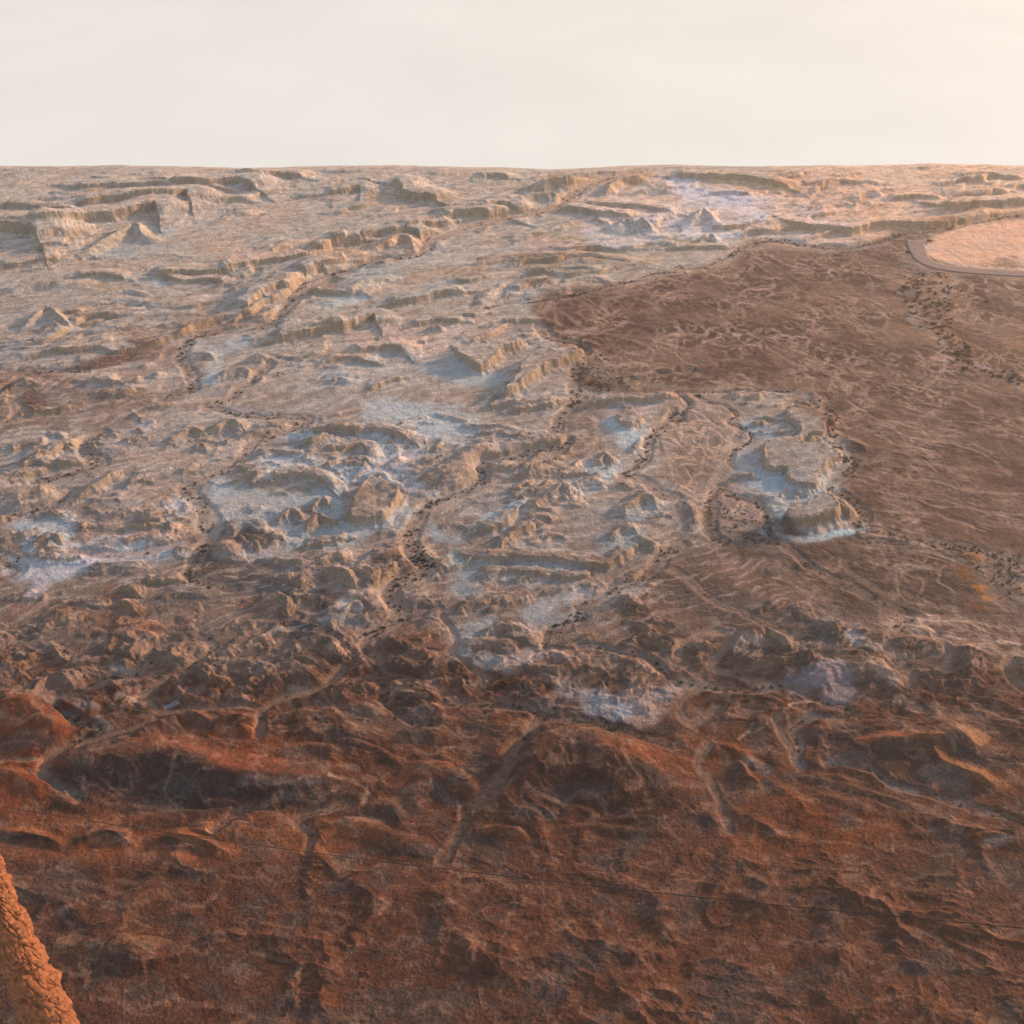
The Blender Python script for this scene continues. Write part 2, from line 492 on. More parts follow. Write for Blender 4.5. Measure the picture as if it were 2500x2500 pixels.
# fine pale channels on the brown fan: tile, width m, line
VEINS = '''
A3 2.5 670,525 690,490 760,490 770,510 720,540
A3 3 440,540 520,600 640,650 700,700 800,720
A3 2.5 930,520 1000,490 1040,560
A3 3 1040,535 1100,520 1180,560 1050,560 1130,590
A3 3 410,530 480,490 560,460
A3 6 200,740 330,750 500,770 680,830 800,870 980,880 1100,900
A3 4 320,780 380,800 370,850
A3 4 640,850 720,840 780,860 760,940 830,900
A3 4 610,870 650,910 590,900
A3 4 700,930 740,970 760,1000 820,1030
A3 4 980,940 1000,920 1050,940 1100,1000
A3 3 750,660 860,650 800,690
A3 5 1000,1150 980,1110 1010,1090 1080,1090 1200,1110
A3 4 1000,1150 1050,1180 1150,1220 1290,1290
A3 4 1280,1190 1330,1220 1400,1240 1500,1280 1600,1310 1720,1364
A3 4 240,770 260,840 330,900 430,940 540,1030 640,1090 780,1130 950,1150
A3 5 0,860 40,930 130,960 230,1000
A3 3 20,960 10,1050 80,1100 200,1110
A3 3 500,960 600,1000 700,1040 900,1130
A3 3 1400,1190 1550,1190 1700,1240 1932,1300
A3 3 1650,760 1700,860 1780,900
A3 3 1530,900 1640,930 1800,960 1932,950
A3 3 1600,900 1700,820 1800,840
B3 5 1220,500 1280,495 1400,500 1550,530 1700,560 1932,575
B3 4 1000,550 1200,575 1400,600 1600,640 1700,670 1932,690
B3 4 1030,660 1200,670 1380,680 1550,720 1700,780
B3 3 1330,600 1450,640 1600,650 1750,710 1932,720
B3 4 1250,250 1400,270 1550,300 1700,350 1780,400 1850,470
B3 3 980,200 1080,220 1200,290 1400,330
B3 3 1000,490 1150,530 1300,540
B3 5 650,20 800,60 950,60 1100,150 1250,180 1400,240
B3 3 1350,370 1400,410 1450,450
B3 3 1320,130 1500,170 1700,190 1932,260
B3 2 780,870 860,920 840,960
B3 2 930,960 880,1010 760,1060
B3 2 1260,1000 1230,1100 1290,1180
B3 2 1380,1060 1370,1150 1450,1210
B3 2.5 1200,1230 1400,1270 1600,1280 1800,1310
B3 2.5 1500,960 1450,1050 1560,1120
B3 4 20,80 100,110 180,150 160,250 60,240
B3 3 60,420 80,500 40,560 120,590 230,560
B3 3 100,260 170,330 160,400 110,440
B3 3 200,200 260,260 240,330 180,380
B2 3 1790,200 1840,280 1850,340
C3 3 240,700 140,760
C3 2 380,700 400,640 420,600
C3 2.5 620,510 680,480 820,470
C3 3 1100,150 1300,240 1400,200
C3 3 1730,60 1830,60 1900,130
C3 2.5 1420,60 1480,130 1600,170 1760,150
C1 3 0,820 100,800 240,800
C2 3 320,430 480,440 600,500
C2 3 0,890 100,930 230,970 180,1040
'''
# ------------------------------------------------------------------ ground colours, some with hill sun and shade in them, traced from the photograph
# polygon zones, shaded near slope and sunlit hillside painted in too: tile, soft edge (px), strength, colour, outline
ZONES = '''
S 60 .9 214,178,153 2050,380 2540,380 2540,560 2300,575 1900,590 1800,520
S 70 .8 206,168,146 1750,440 2100,440 2400,500 2200,560 1950,560 1780,540
S 40 .8 200,178,168 1560,440 1760,455 1960,500 2100,560 1900,590 1700,560 1560,560 1430,560 1450,500
S 25 1 216,168,140 2270,585 2330,560 2420,545 2540,520 2540,665 2400,655 2300,640 2265,620
S 26 .95 134,102,86 1300,745 1370,712 1530,690 1620,675 1720,655 1800,620 1860,590 1950,598 2080,600 2170,575 2215,600 2225,650 2300,668 2540,680 2540,1400 2400,1365 2250,1325 2120,1290 2070,1240 2050,1180 2080,1110 2010,1050 2005,985 1960,955 1800,950 1660,965 1500,955 1400,930 1420,870 1350,830
S 30 .8 110,78,67 1330,760 1480,730 1560,750 1590,800 1500,830 1400,815
S 22 .85 108,80,68 1660,745 1730,725 1850,760 1990,790 2060,850 2160,880 2260,920 2400,960 2540,990 2540,1060 2300,1010 2100,960 1950,900 1800,850 1690,800
S 30 .8 112,84,73 1880,960 2100,1000 2540,1080 2540,1310 2300,1290 2120,1270 2080,1180 2090,1110 2020,1040
S 20 .8 148,114,92 1900,700 2100,720 2200,800 2150,850 1950,800 1850,750
S 35 .75 156,120,98 2170,670 2330,690 2420,760 2540,820 2540,950 2450,920 2300,880 2200,800 2150,740
S 16 .9 150,130,118 1660,965 1760,965 1830,1010 1810,1070 1800,1150 1830,1210 1780,1230 1700,1230 1650,1180 1620,1100 1620,1020
S 30 .6 116,100,88 1650,1010 1740,1030 1760,1100 1720,1170 1650,1140
S 20 .8 124,106,96 1350,880 1400,860 1500,870 1640,950 1560,960 1430,940
S 25 .85 128,108,98 1380,970 1460,1000 1470,1080 1440,1110 1300,1130 1220,1150 1340,1080
S 18 .7 120,98,86 -40,905 120,895 210,930 380,960 330,990 200,1010 160,1060 60,1040 -40,1060
S 14 .8 92,68,62 50,960 100,955 105,1000 60,1010
S 14 .8 92,68,62 -30,930 20,925 30,950 -30,960
S 24 .6 122,100,88 230,1000 380,960 450,940 470,960 380,1010 260,1060 200,1050
S 18 .8 112,86,76 220,880 300,850 400,840 440,850 420,870 300,885 240,890
S 14 .8 98,74,66 310,830 360,822 390,835 350,845
S 10 .8 100,76,68 160,895 240,870 330,862 340,875 240,900 170,908
S 16 .7 118,92,80 780,700 840,660 960,630 1030,600 1020,640 920,680 830,700
S 14 .6 100,80,72 400,1320 480,1300 560,1330 520,1390 470,1405
S 14 .7 92,76,70 600,1270 700,1250 700,1300 620,1310
S 12 .8 84,70,64 530,1290 570,1270 630,1275 640,1300 600,1320 540,1310
S 20 .75 84,70,64 470,1400 500,1350 560,1340 600,1370 620,1420 560,1450 480,1440
S 12 .8 88,68,60 910,1350 960,1340 1000,1360 1005,1400 960,1430 920,1410
S 70 .4 112,92,82 -60,1440 150,1420 300,1390 450,1450 600,1460 700,1480 820,1500 800,1620 -60,1620
S 50 .8 100,76,66 1560,1390 1700,1340 1850,1340 1950,1330 2100,1300 2300,1340 2400,1400 2540,1400 2540,1640 2200,1680 1900,1700 1700,1680 1620,1600 1500,1580 1520,1480
S 25 .8 94,74,66 1930,1340 2100,1320 2300,1350 2370,1400 2330,1470 2200,1500 2060,1460 1960,1400
S 25 .75 82,68,64 1570,1420 1700,1400 1850,1450 1950,1500 1900,1530 1700,1500
S 16 .85 72,66,66 680,1470 780,1440 840,1480 830,1560 760,1580 690,1530
S 18 .7 76,70,68 1880,1510 1960,1500 2030,1550 1990,1600 1900,1580
S 30 .8 150,126,116 2420,1350 2540,1360 2540,1500 2470,1470 2410,1400
S 8 .95 196,126,52 2355,1347 2400,1352 2410,1370 2380,1378 2350,1362
S 8 .95 200,132,56 2375,1430 2420,1432 2425,1445 2395,1445
S 8 .95 196,126,52 2400,1455 2445,1448 2470,1465 2410,1468
S 16 .6 150,92,50 2330,1370 2380,1390 2370,1420 2340,1410
S 10 .6 150,94,52 2350,1470 2400,1475 2410,1490 2360,1485
S 60 .95 96,62,48 -60,1660 200,1640 500,1660 800,1640 1100,1640 1400,1660 1600,1700 1900,1660 2200,1700 2540,1680 2540,2600 -60,2600
S 40 .8 132,70,44 -60,1690 60,1700 160,1760 190,1840 110,1900 110,1960 -60,1960
S 40 .75 128,72,48 320,1800 500,1780 800,1800 820,1880 600,1890 450,1860 300,1830
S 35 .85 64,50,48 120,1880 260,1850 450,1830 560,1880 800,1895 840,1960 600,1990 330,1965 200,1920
S 30 .8 132,80,54 -60,1985 150,1985 500,1990 700,1985 820,2010 800,2090 -60,2090
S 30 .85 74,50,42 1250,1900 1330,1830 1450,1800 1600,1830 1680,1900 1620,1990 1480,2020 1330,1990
S 35 .7 116,66,42 1300,1780 1500,1760 1800,1820 1900,1900 2000,1950 2200,2000 2100,2080 1800,2090 1700,1950 1500,1830
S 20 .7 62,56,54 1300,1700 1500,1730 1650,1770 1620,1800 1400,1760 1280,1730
S 20 .7 66,58,56 980,1690 1040,1710 1060,1760 1000,1800 970,1760
S 22 .7 70,56,52 2120,1820 2250,1830 2300,1880 2240,1920 2150,1890
S 16 .7 58,50,50 2300,1820 2450,1840 2490,1870 2400,1880 2310,1850
S 25 .6 70,58,56 1980,1790 2060,1770 2140,1800 2080,1850 2000,1840
S 24 .7 84,66,58 1540,1530 1680,1540 1700,1620 1600,1640 1520,1600
S 20 .7 92,64,52 920,1540 1060,1550 1190,1600 1200,1690 1100,1700 980,1660 930,1600
S 25 .7 120,84,66 930,1530 1080,1530 1150,1560 1000,1570
'''
# soft strokes, some painting sunlit crests and shade below crests: tile, width (tile px), strength, colour, line
STROKES = '''
A3 34 .8 200,164,142 1400,440 1400,500 1440,540 1560,570 1750,582 1990,592
A3 30 .7 180,146,124 1480,606 1700,622 1990,640
A3 30 .8 196,166,146 420,480 560,450 700,470 850,480
A3 26 .8 188,156,134 -10,600 150,590 300,535 420,470
A2 30 .8 178,148,132 1250,770 1400,730 1560,695 1800,640
A3 70 .8 160,138,128 1310,480 1300,540 1340,580 1500,598
A3 60 .8 186,146,116 1290,640 1400,680 1500,640
A3 90 .7 178,138,110 1380,700 1400,820 1420,900
A3 60 .7 178,132,104 1510,800 1530,880 1560,960
A3 60 .6 180,144,120 1540,1040 1640,1120 1850,1170 1932,1230
A3 14 1 150,138,138 1560,620 1540,680 1500,720 1500,760
A3 14 1 150,138,138 1370,640 1380,690 1300,720 1230,720
A3 22 1 154,140,138 1330,780 1300,850 1340,900 1400,920
A3 18 1 150,138,138 1500,950 1480,1000 1500,1060 1540,1100
A3 18 1 150,138,138 1640,1120 1750,1140 1850,1170 1890,1230
A2 110 .6 172,142,122 1430,1080 1520,1120 1640,1200
A1 50 .8 158,166,174 1190,1065 1210,1095 1170,1150 1160,1200
A1 40 .6 166,168,172 1250,1040 1300,1000 1390,990
A1 60 .55 172,160,156 500,1240 620,1210 760,1230
A1 60 .5 160,160,160 600,500 750,480 980,520 1150,480
A1 26 .6 176,184,188 700,635 800,640 870,665
A1 40 .6 166,172,176 900,385 970,370
A1 120 .5 178,152,134 300,520 500,560 900,580 1200,440 1500,300
A1 60 .45 172,148,134 0,980 200,960 400,1010
A1 40 .5 150,150,160 40,980 90,1050
A1 80 .6 190,160,142 1300,520 1700,470 1932,430
A1 70 .5 184,160,146 200,200 500,150 900,130
A1 80 .5 186,164,150 250,290 500,230 850,190
A1 60 .6 128,102,86 700,930 1000,930 1300,900
A1 80 .6 140,116,98 1000,880 1300,870 1500,860
A2 26 .8 176,188,192 50,770 130,755 200,740
A2 60 .7 150,162,170 580,1140 700,1180 850,1190 980,1200
A2 60 .6 156,164,168 700,1080 750,1150 900,1160
A2 110 .6 172,164,160 60,1180 300,1120 600,1060 720,980
A2 130 .55 186,158,144 150,1000 450,980 750,960 900,900
A2 50 .6 158,158,156 0,1130 200,1110 330,1120
A2 50 .6 170,166,160 1080,780 1130,720 1000,700
A2 50 .6 172,166,160 560,700 650,680 740,700
A2 80 .5 176,164,156 200,650 500,560 800,500 1000,500
A2 60 .6 174,168,164 380,570 520,520 640,480
A2 60 .6 158,168,170 0,760 150,640 350,600
A2 120 .6 196,184,182 1500,380 1700,380 1932,330
A2 60 .5 180,156,134 1340,430 1600,500 1800,530
A2 60 .5 196,156,140 1100,460 1400,470
A2 60 .5 188,150,120 0,500 200,470 500,430 
A2 80 .5 206,172,150 1400,220 1700,230 1932,230
A2 60 .6 198,150,108 1560,120 1700,80 1800,60
A2 60 .5 166,138,108 1140,130 1300,100 1450,90
A2 60 .5 160,136,110 230,180 430,190 560,170
A2 90 .5 150,132,116 1100,560 1400,580 1700,580
A2 40 .6 148,118,100 860,520 1100,515 1500,520
A2 50 .5 168,132,98 500,620 700,600 900,570
A2 40 .5 140,112,88 1100,670 1250,650
A2 50 .6 150,134,112 1680,1210 1800,1230 1932,1240
A3 120 .8 204,196,202 0,120 150,200 300,200 420,220
A3 70 .8 208,200,204 60,400 200,400 330,400
A3 80 .6 198,186,186 0,300 100,330 300,320
A3 60 .6 208,170,128 250,90 450,110 620,130
A3 70 .7 186,144,116 550,70 700,110 640,130
A3 50 .6 192,152,118 300,350 600,330 900,370 1200,340 1500,330
A3 60 .6 214,172,132 1300,340 1600,320 1800,280
A3 60 .5 196,150,118 1480,210 1700,230 1932,250
A3 70 .6 226,184,150 1650,80 1932,100
A3 60 .5 168,148,124 0,470 200,460 400,420
A3 22 .7 176,158,148 400,460 800,480 1100,460 1260,410
B1 80 .6 170,148,136 700,350 850,340 1000,360 1200,380
B1 60 .7 176,156,146 1180,380 1300,340 1380,300
B1 90 .75 170,174,184 1500,400 1650,400 1800,430 1932,470
B1 60 .8 162,176,190 1480,370 1560,400
B1 80 .75 166,166,172 1180,520 1230,600 1250,700 1200,780
B1 80 .7 154,162,172 1350,600 1500,620 1650,600 1800,560
B1 90 .7 150,160,172 1380,720 1500,700 1560,780 1620,820
B1 70 .65 152,154,160 1600,850 1750,800 1932,840
B1 60 .7 176,158,152 1500,760 1560,840 1500,900 1400,900
B1 60 .5 150,146,146 1200,900 1400,940 1600,920
B1 60 .75 152,162,178 150,790 300,770 400,720 320,840
B1 40 .75 144,152,170 150,800 150,900 200,960 400,950
B1 90 .85 166,168,182 80,1010 300,980 500,950 800,910 980,890
B1 60 .8 188,178,186 380,1000 500,960 620,930
B1 70 .75 172,162,168 230,1000 200,1080 180,1130
B1 60 .7 176,166,178 930,650 1000,620 1050,660 1000,720
B1 70 .6 184,158,146 650,880 850,830 1050,790
B1 40 .6 178,146,128 1000,720 1080,790
B1 60 .6 150,130,118 400,560 600,580 800,540
B1 60 .5 170,150,138 700,600 900,520
B1 40 .6 168,158,168 100,360 200,300 330,280
B1 60 .6 178,150,134 60,460 120,430
B1 30 .6 164,160,172 820,210 850,180
B1 36 .6 180,182,184 1600,270 1730,260
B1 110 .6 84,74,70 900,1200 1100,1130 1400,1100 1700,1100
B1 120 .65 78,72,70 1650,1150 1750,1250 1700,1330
B1 90 .6 118,78,58 650,1150 720,1240 600,1330
B1 90 .5 122,82,62 100,1250 300,1200 500,1280
B1 70 .5 136,92,68 750,1330 900,1330
B1 70 .6 120,86,68 1300,1180 1500,1200 1600,1260
B1 50 .4 152,132,124 1000,1100 1200,1090
B1 50 .7 172,160,160 1880,1200 1932,1220
B2 100 .85 160,166,178 250,120 400,140 560,180 720,240
B2 90 .8 172,166,166 500,260 480,340 420,430 450,520 
B2 110 .85 166,172,182 270,280 330,380 330,450
B2 80 .7 152,168,184 20,470 120,490 220,470
B2 60 .6 184,168,170 300,440 450,410 520,370
B2 50 .8 150,166,180 -20,680 60,700 40,570
B2 80 .75 160,164,170 20,850 150,800 300,760 420,700
B2 80 .6 158,152,150 430,560 530,560 600,590
B2 100 .5 152,134,124 560,500 650,440 780,400 880,300
B2 60 .8 156,166,174 900,700 980,690 1060,640
B2 60 .85 164,178,192 1590,190 1650,230 1740,220 1680,300
B2 60 .8 164,174,182 1390,510 1480,520 1560,490
B2 44 .7 150,166,170 1440,430 1550,440 1640,430
B2 40 .6 190,166,148 1260,440 1380,420
B2 80 .7 158,160,168 1720,720 1820,680 1870,640
B2 50 .7 176,154,138 1720,770 1820,830
B2 80 .75 146,150,156 700,950 760,1050 740,1110
B2 50 .6 148,152,156 850,940 1000,960 1400,960
B2 60 .65 146,150,152 1540,870 1620,860 1680,830
B2 70 .6 148,146,146 850,1040 1000,1070 1250,1070
B2 90 .75 154,148,150 1400,1130 1550,1120 1700,1090
B2 110 .75 152,148,148 1100,1330 1250,1220 1350,1150
B2 50 .6 150,152,158 600,800 720,830
B2 40 .7 152,154,158 580,770 600,820
B2 60 .5 156,150,150 1100,850 1300,860
B2 40 .5 168,140,124 1300,640 1500,600 1700,560
B2 90 .5 150,136,126 1450,660 1600,600 1750,560
B2 50 .6 170,146,130 520,860 580,930 540,1090
B2 60 .5 168,144,132 0,900 150,900 200,1000
B2 60 .6 174,150,142 100,1180 250,1150 340,1200
B2 50 .6 84,74,72 260,980 330,1010 280,1060
B2 60 .5 86,80,80 450,1180 560,1200
B2 70 .5 100,80,68 850,1300 1000,1250 1060,1330
B2 50 .6 176,172,170 100,1190 160,1220
B2 50 .8 150,150,158 750,1330 880,1310
B2 60 .6 178,156,146 1900,40 1800,90 1700,200
B3 110 .85 150,164,178 430,460 550,510 700,560 770,560
B3 80 .85 152,166,180 560,620 560,700 530,760
B3 34 .95 158,182,196 500,760 580,820 720,830 880,800 1000,770
B3 80 .6 160,150,148 350,560 420,430 450,340
B3 44 .8 154,170,180 400,210 460,250 560,270
B3 70 .6 160,142,128 180,20 400,60 600,100
B3 60 .5 164,140,120 560,130 640,60 
B3 60 .5 158,136,126 0,0 150,100 200,250
B3 36 .7 150,146,146 830,480 880,500
B3 30 .7 170,140,120 900,620 990,690
B3 60 .6 136,116,110 300,620 420,700 520,780
B3 60 .6 90,72,66 650,780 800,720 900,690
B3 70 .5 150,116,98 260,980 400,1020
B3 36 .5 118,112,108 800,1270 1000,1310
B3 120 .5 150,124,112 1780,1000 1850,1120
C1 60 .6 84,80,82 1600,30 1750,40 1700,120
C1 60 .6 146,138,134 1800,40 1932,60
C1 34 .8 146,144,158 620,290 720,310
C1 18 .7 150,158,176 915,520 980,490
C1 40 .6 184,150,128 660,440 740,470 800,440
C1 50 .7 160,142,128 1620,410 1700,430
C1 40 .6 140,128,122 560,560 620,640
C1 50 .7 190,150,120 1860,190 1900,220
C1 40 .6 132,116,110 430,490 540,500
C1 70 .6 176,100,60 800,60 880,80
C1 60 .6 168,100,66 1380,600 1450,640
C1 60 .5 150,100,76 150,1170 250,1180
C1 60 .5 84,76,76 420,900 480,950
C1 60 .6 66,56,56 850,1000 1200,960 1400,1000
C1 60 .6 118,100,90 1450,1060 1560,1010 1640,1030
C1 50 .4 108,96,94 1350,920 1500,940 1750,930
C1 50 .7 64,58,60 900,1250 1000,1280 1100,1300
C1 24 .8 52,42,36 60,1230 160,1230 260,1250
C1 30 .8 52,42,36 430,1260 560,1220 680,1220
C1 50 .4 136,104,90 1200,640 1300,650
C2 60 .6 128,124,128 80,20 200,60
C2 80 .75 140,140,150 730,100 800,80 880,60
C2 60 .8 148,150,156 760,210 860,240 960,260 1100,240
C2 90 .75 160,142,136 1000,280 1080,240 1180,180 1150,60
C2 60 .75 140,142,148 1150,20 1300,60 1400,20
C2 50 .6 176,150,138 1250,225 1320,225
C2 40 .6 196,150,126 1680,220 1760,280 1840,310
C2 110 .75 146,140,140 1350,400 1450,440 1600,480
C2 90 .9 148,158,178 1540,460 1640,500 1750,510
C2 110 .85 180,148,134 1720,420 1800,500 1760,560
C2 70 .6 160,152,152 1850,440 1932,420
C2 60 .5 116,104,98 1250,330 1350,340
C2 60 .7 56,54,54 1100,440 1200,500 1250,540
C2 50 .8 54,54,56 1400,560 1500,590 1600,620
C2 50 .5 70,66,64 1060,400 1150,420
C2 50 .6 104,96,92 560,940 640,1000 720,1060
C2 40 .6 70,80,90 1080,1085 1200,1100 1260,1130
C2 50 .6 118,102,98 400,1300 500,1290 600,1310
C2 40 .6 74,72,72 450,700 500,680 
C2 40 .5 96,90,88 1020,810 1120,770
C2 60 .5 140,84,54 100,1180 300,1230 500,1300
C2 50 .5 146,90,60 850,1190 1000,1190 1100,1260
C2 40 .5 136,84,56 550,820 700,840
C2 50 .4 128,78,50 900,600 1000,620
C2 40 .6 150,118,100 80,840 150,860
C3 60 .7 154,140,136 330,150 420,120 480,160
C3 60 .7 126,118,116 360,190 450,210
C3 60 .7 144,124,112 560,110 620,160
C3 130 .9 132,122,130 720,380 850,350 950,340 1000,430
C3 60 .8 170,138,122 1100,260 1170,310 1230,370
C3 50 .7 152,128,116 1250,480 1350,520
C3 40 .8 150,152,160 960,110 1010,140
C3 40 .7 150,140,140 1000,160 1150,180
C3 40 .7 178,144,128 800,180 900,195
C3 40 .6 120,112,116 240,90 330,100
C3 50 .6 74,74,74 650,110 750,120 900,140
C3 60 .6 128,118,114 400,830 480,870
C3 90 .6 122,108,100 1400,870 1500,920 1560,970
C3 60 .6 96,82,80 1480,700 1560,660
C3 60 .6 148,100,66 1450,760 1550,840 1700,900 1800,960
C3 50 .6 168,120,82 1550,600 1640,650 1680,700
C3 40 .6 150,86,52 1030,700 1250,670 1500,650
C3 50 .6 124,116,114 1740,1270 1840,1240
C3 50 .5 94,88,90 900,800 1080,800
C3 50 .6 60,56,58 1560,1010 1640,1000
C3 50 .4 118,100,92 1620,480 1700,500
'''
# ------------------------------------------------------------------ relief
def parse(txt, nhead):
    for ln in txt.strip().splitlines():
        p = ln.split()
        if len(p) < nhead + 2: continue
        head = p[:nhead]; pts = [tuple(map(float, q.split(','))) for q in p[nhead:]]
        yield head, pts

# zone masks on the base plane
mod = lambda pts: smooth_line(src('S', pts), 3, True)
def polymask(pts, soft, nz=None, UU=U, VV=V):
    P = smooth_line(pts, 3, True)
    x0, y0 = P.min(0) - soft; x1, y1 = P.max(0) + soft
    w = window(x0, x1, y0, y1 + (70 if UU is not U else 0))
    if UU[w].size == 0: return w, None
    uu = UU[w]; vv = VV[w]
    if nz is not None: uu = uu + nz[0][w] * F32(soft * 1.0); vv = vv + nz[1][w] * F32(soft * .6)
    ins = inside(uu, vv, P)
    d, _, _ = line_dist(uu, vv * F32(1.5), np.vstack([P, P[:1]]) * [1, 1.5])
    d = np.where(ins, d, -d)
    return w, sm(-soft, soft, d)

N1 = fbm(X / 60, Y / 60, 4, 40); N2 = fbm(X / 60, Y / 60, 4, 50)
FAN = [(1300, 745), (1370, 712), (1530, 690), (1620, 675), (1720, 655), (1800, 620), (1860, 590), (1950, 598), (2080, 600), (2170, 575), (2240, 560), (2400, 535), (3700, 480), (3700, 1400), (2400, 1365), (2250, 1325), (2120, 1290), (2070, 1240), (2050, 1180), (2080, 1110), (2010, 1050), (2005, 985), (1960, 955), (1800, 950), (1660, 965), (1500, 955), (1400, 930), (1420, 870), (1350, 830)]
flat = np.zeros_like(X)
for poly, soft in ((FAN, 22), ([(1655, 965), (1760, 965), (1830, 1010), (1810, 1070), (1800, 1150), (1880, 1250), (1980, 1340), (1850, 1360), (1740, 1330), (1700, 1230), (1650, 1180), (1610, 1100), (1610, 1020)], 14),
                   ([(1950, 1330), (2100, 1310), (2300, 1330), (2500, 1400), (2600, 1600), (2250, 1560), (2050, 1480), (1930, 1420), (1870, 1370)], 30)):
    w, m = polymask(poly, soft, (N1, N2))
    flat[w] = np.maximum(flat[w], m)

upper = 1 - sm(820, 1050, V); low = sm(1420, 1620, V); bot = sm(1640, 1820, V); mid = (1 - upper) * (1 - low)
# direction of the strata and dunes in the upper part: right and away
xr, yr = rot(X, Y, 24)
wx = fbm(X / 110, Y / 110, 3, 3) * 45; wy = fbm(X / 110, Y / 110, 3, 8) * 45
def terrace(h, step, sharp):
    t = h / step; f = np.floor(t); r = t - f
    return (f + sm(.5 - sharp, .5 + sharp, r)) * step
r_up = ridged((xr + wx) / 190, (yr + wy) / 52, 5, 21)
# saw-tooth terraces: gentle back, steep front
ph = (yr + wy * 1.3 + 14 * fbm(xr / 70, yr / 40, 4, 61)) / 46
ph2 = (yr + wx + 10 * fbm(xr / 50, yr / 26, 4, 66)) / 23
def saw(p, s):
    f = p - np.floor(p)
    return np.where(f < s, sm(0, s, f), 1 - (f - s) / (1 - s))
am1 = sm(-.15, .35, fbm(X / 120, Y / 90, 3, 71)); am2 = sm(-.1, .4, fbm(X / 70, Y / 50, 3, 76))
h_up = saw(ph, .09) * 5.0 * am1 + saw(ph2, .12) * 2.2 * am2 + r_up * 1.8 + 1.2 * ridged((xr + wx * .5) / 46, (yr + wy * .5) / 15, 5, 36) + .8 * fbm(xr / 18, yr / 7, 4, 30)
xm, ym = rot(X, Y, 15)
r_mid = .6 * ridged((xm + wx * .8) / 80, (ym + wy * .8) / 40, 6, 101, .5) + .5 * ridged((xm + wy * .6) / 36, (ym + wx * .6) / 19, 5, 131, .5)
h_mid = 9.5 * r_mid * sm(-.35, .35, fbm(X / 130, Y / 90, 3, 111)) + 1.6 * fbm(xm / 20, ym / 12, 4, 121)
h_mid = .55 * h_mid + .45 * terrace(h_mid, 2.6, .22)
r_low = .6 * ridged((X + wx * .8) / 62, (Y + wy * .8) / 36, 6, 141, .52) + .55 * ridged((X + wy * .6) / 30, (Y + wx * .6) / 20, 5, 171, .5)
h_low = 9.5 * r_low + 3 * fbm(X / 45, Y / 30, 4, 151)
h_bot = 5 * ridged((X + wx) / 120, (Y + wy) / 62, 4, 181, .33) + 4 * fbm(X / 80, Y / 45, 4, 191, .4) + 2.6 * ridged((X + wy * .6) / 30, (Y + wx * .6) / 18, 5, 196, .5)
H = h_up * upper + h_mid * mid + h_low * low * (1 - bot) + h_bot * bot * (.55 + .45 * sm(-.3, .3, N1))
H = np.maximum(H - 2.0, -1.0)
H *= (1 - flat)
H = H.astype(F32)

# near ground outside the photograph keeps rolling hills
R = np.zeros_like(X); RM = np.zeros_like(X)
e1 = fbm(X / 13, Y / 13, 3, 201); e2 = fbm(X / 13, Y / 13, 3, 211); e3 = perlin(X / 5.0, Y / 5.0, 221)
for (tile, kind, face, farf), pts in parse(RIDGES, 4):
    face = float(face) * (K if tile != 'S' else 1); farf = float(farf)
    S = np.array(src(tile, pts))
    kn = {'s': .6, 'r': 1.35, 'm': 2.9}[kind]
    # height so that the near face spans the height it has in the photograph
    cx, cy = S.mean(0); dep = DEP + math.atan((cy - 1250) / FPX)
    gx, gy = ray_plane(cx, cy, 0); slant = math.hypot(math.hypot(gx, gy), CAMH)
    h = face / (FPX / slant * (math.cos(dep) + kn * math.sin(dep)))
    h *= {'s': .8, 'r': .85, 'm': .85}[kind]
    wn = kn * h; wf = max(farf * h * (1.0 if kind == 's' else .9), wn * (1.0 if kind != 'm' else .8))
    L = smooth_line(S, 4)
    wxs, wys = ray_plane(L[:, 0], L[:, 1], h)
    line = np.column_stack([wxs, wys])
    bu, bv = see(wxs, wys, 0.0)
    pad = max(wn, wf) * FPX / slant * 1.15 + 6
    w = window(bu.min() - pad, bu.max() + pad, bv.min() - pad, bv.max() + pad)
    if X[w].size == 0: continue
    jit = min(.22 * h, 2.2)
    px = X[w] + e1[w] * jit * 1.6; py = Y[w] + e2[w] * jit * 1.6
    d, side, pos = line_dist(px, py, line)
    if kind == 's':
        d = d + e3[w] * .5
        tn = d / wn; near = 1 - .68 * sm(0, .34, tn) - .32 * np.clip((tn - .1) / .9, 0, 1) ** .8
        far = 1 - sm(.25, 1, d / wf)
        tap = sm(-.02, .10, pos) * sm(-.02, .10, 1 - pos)
        tap = .35 + .65 * tap
    elif kind == 'r':
        near = np.clip(1 - d / wn, 0, 1) ** 1.15; far = np.clip(1 - d / wf, 0, 1) ** 1.25
        tap = np.clip(np.minimum(pos, 1 - pos) * 4 + .15, 0, 1) ** .7
    else:
        near = 1 - sm(0, 1, d / wn * .98); far = 1 - sm(0, 1, d / wf)
        tap = np.clip(np.minimum(pos, 1 - pos) * 3.4 + .22, 0, 1) ** .7
    near = np.clip(near, 0, 1); far = np.clip(far, 0, 1)
    prof = np.where(side < 0, near, far) * tap
    hh = (h * prof).astype(F32)
    R[w] = np.maximum(R[w], hh) + (.6 if kind == 's' else .3) * np.minimum(R[w], hh)
    RM[w] = np.maximum(RM[w], sm(0, .35, prof))
H = np.maximum(H * (1 - .75 * RM), H * .25) + R

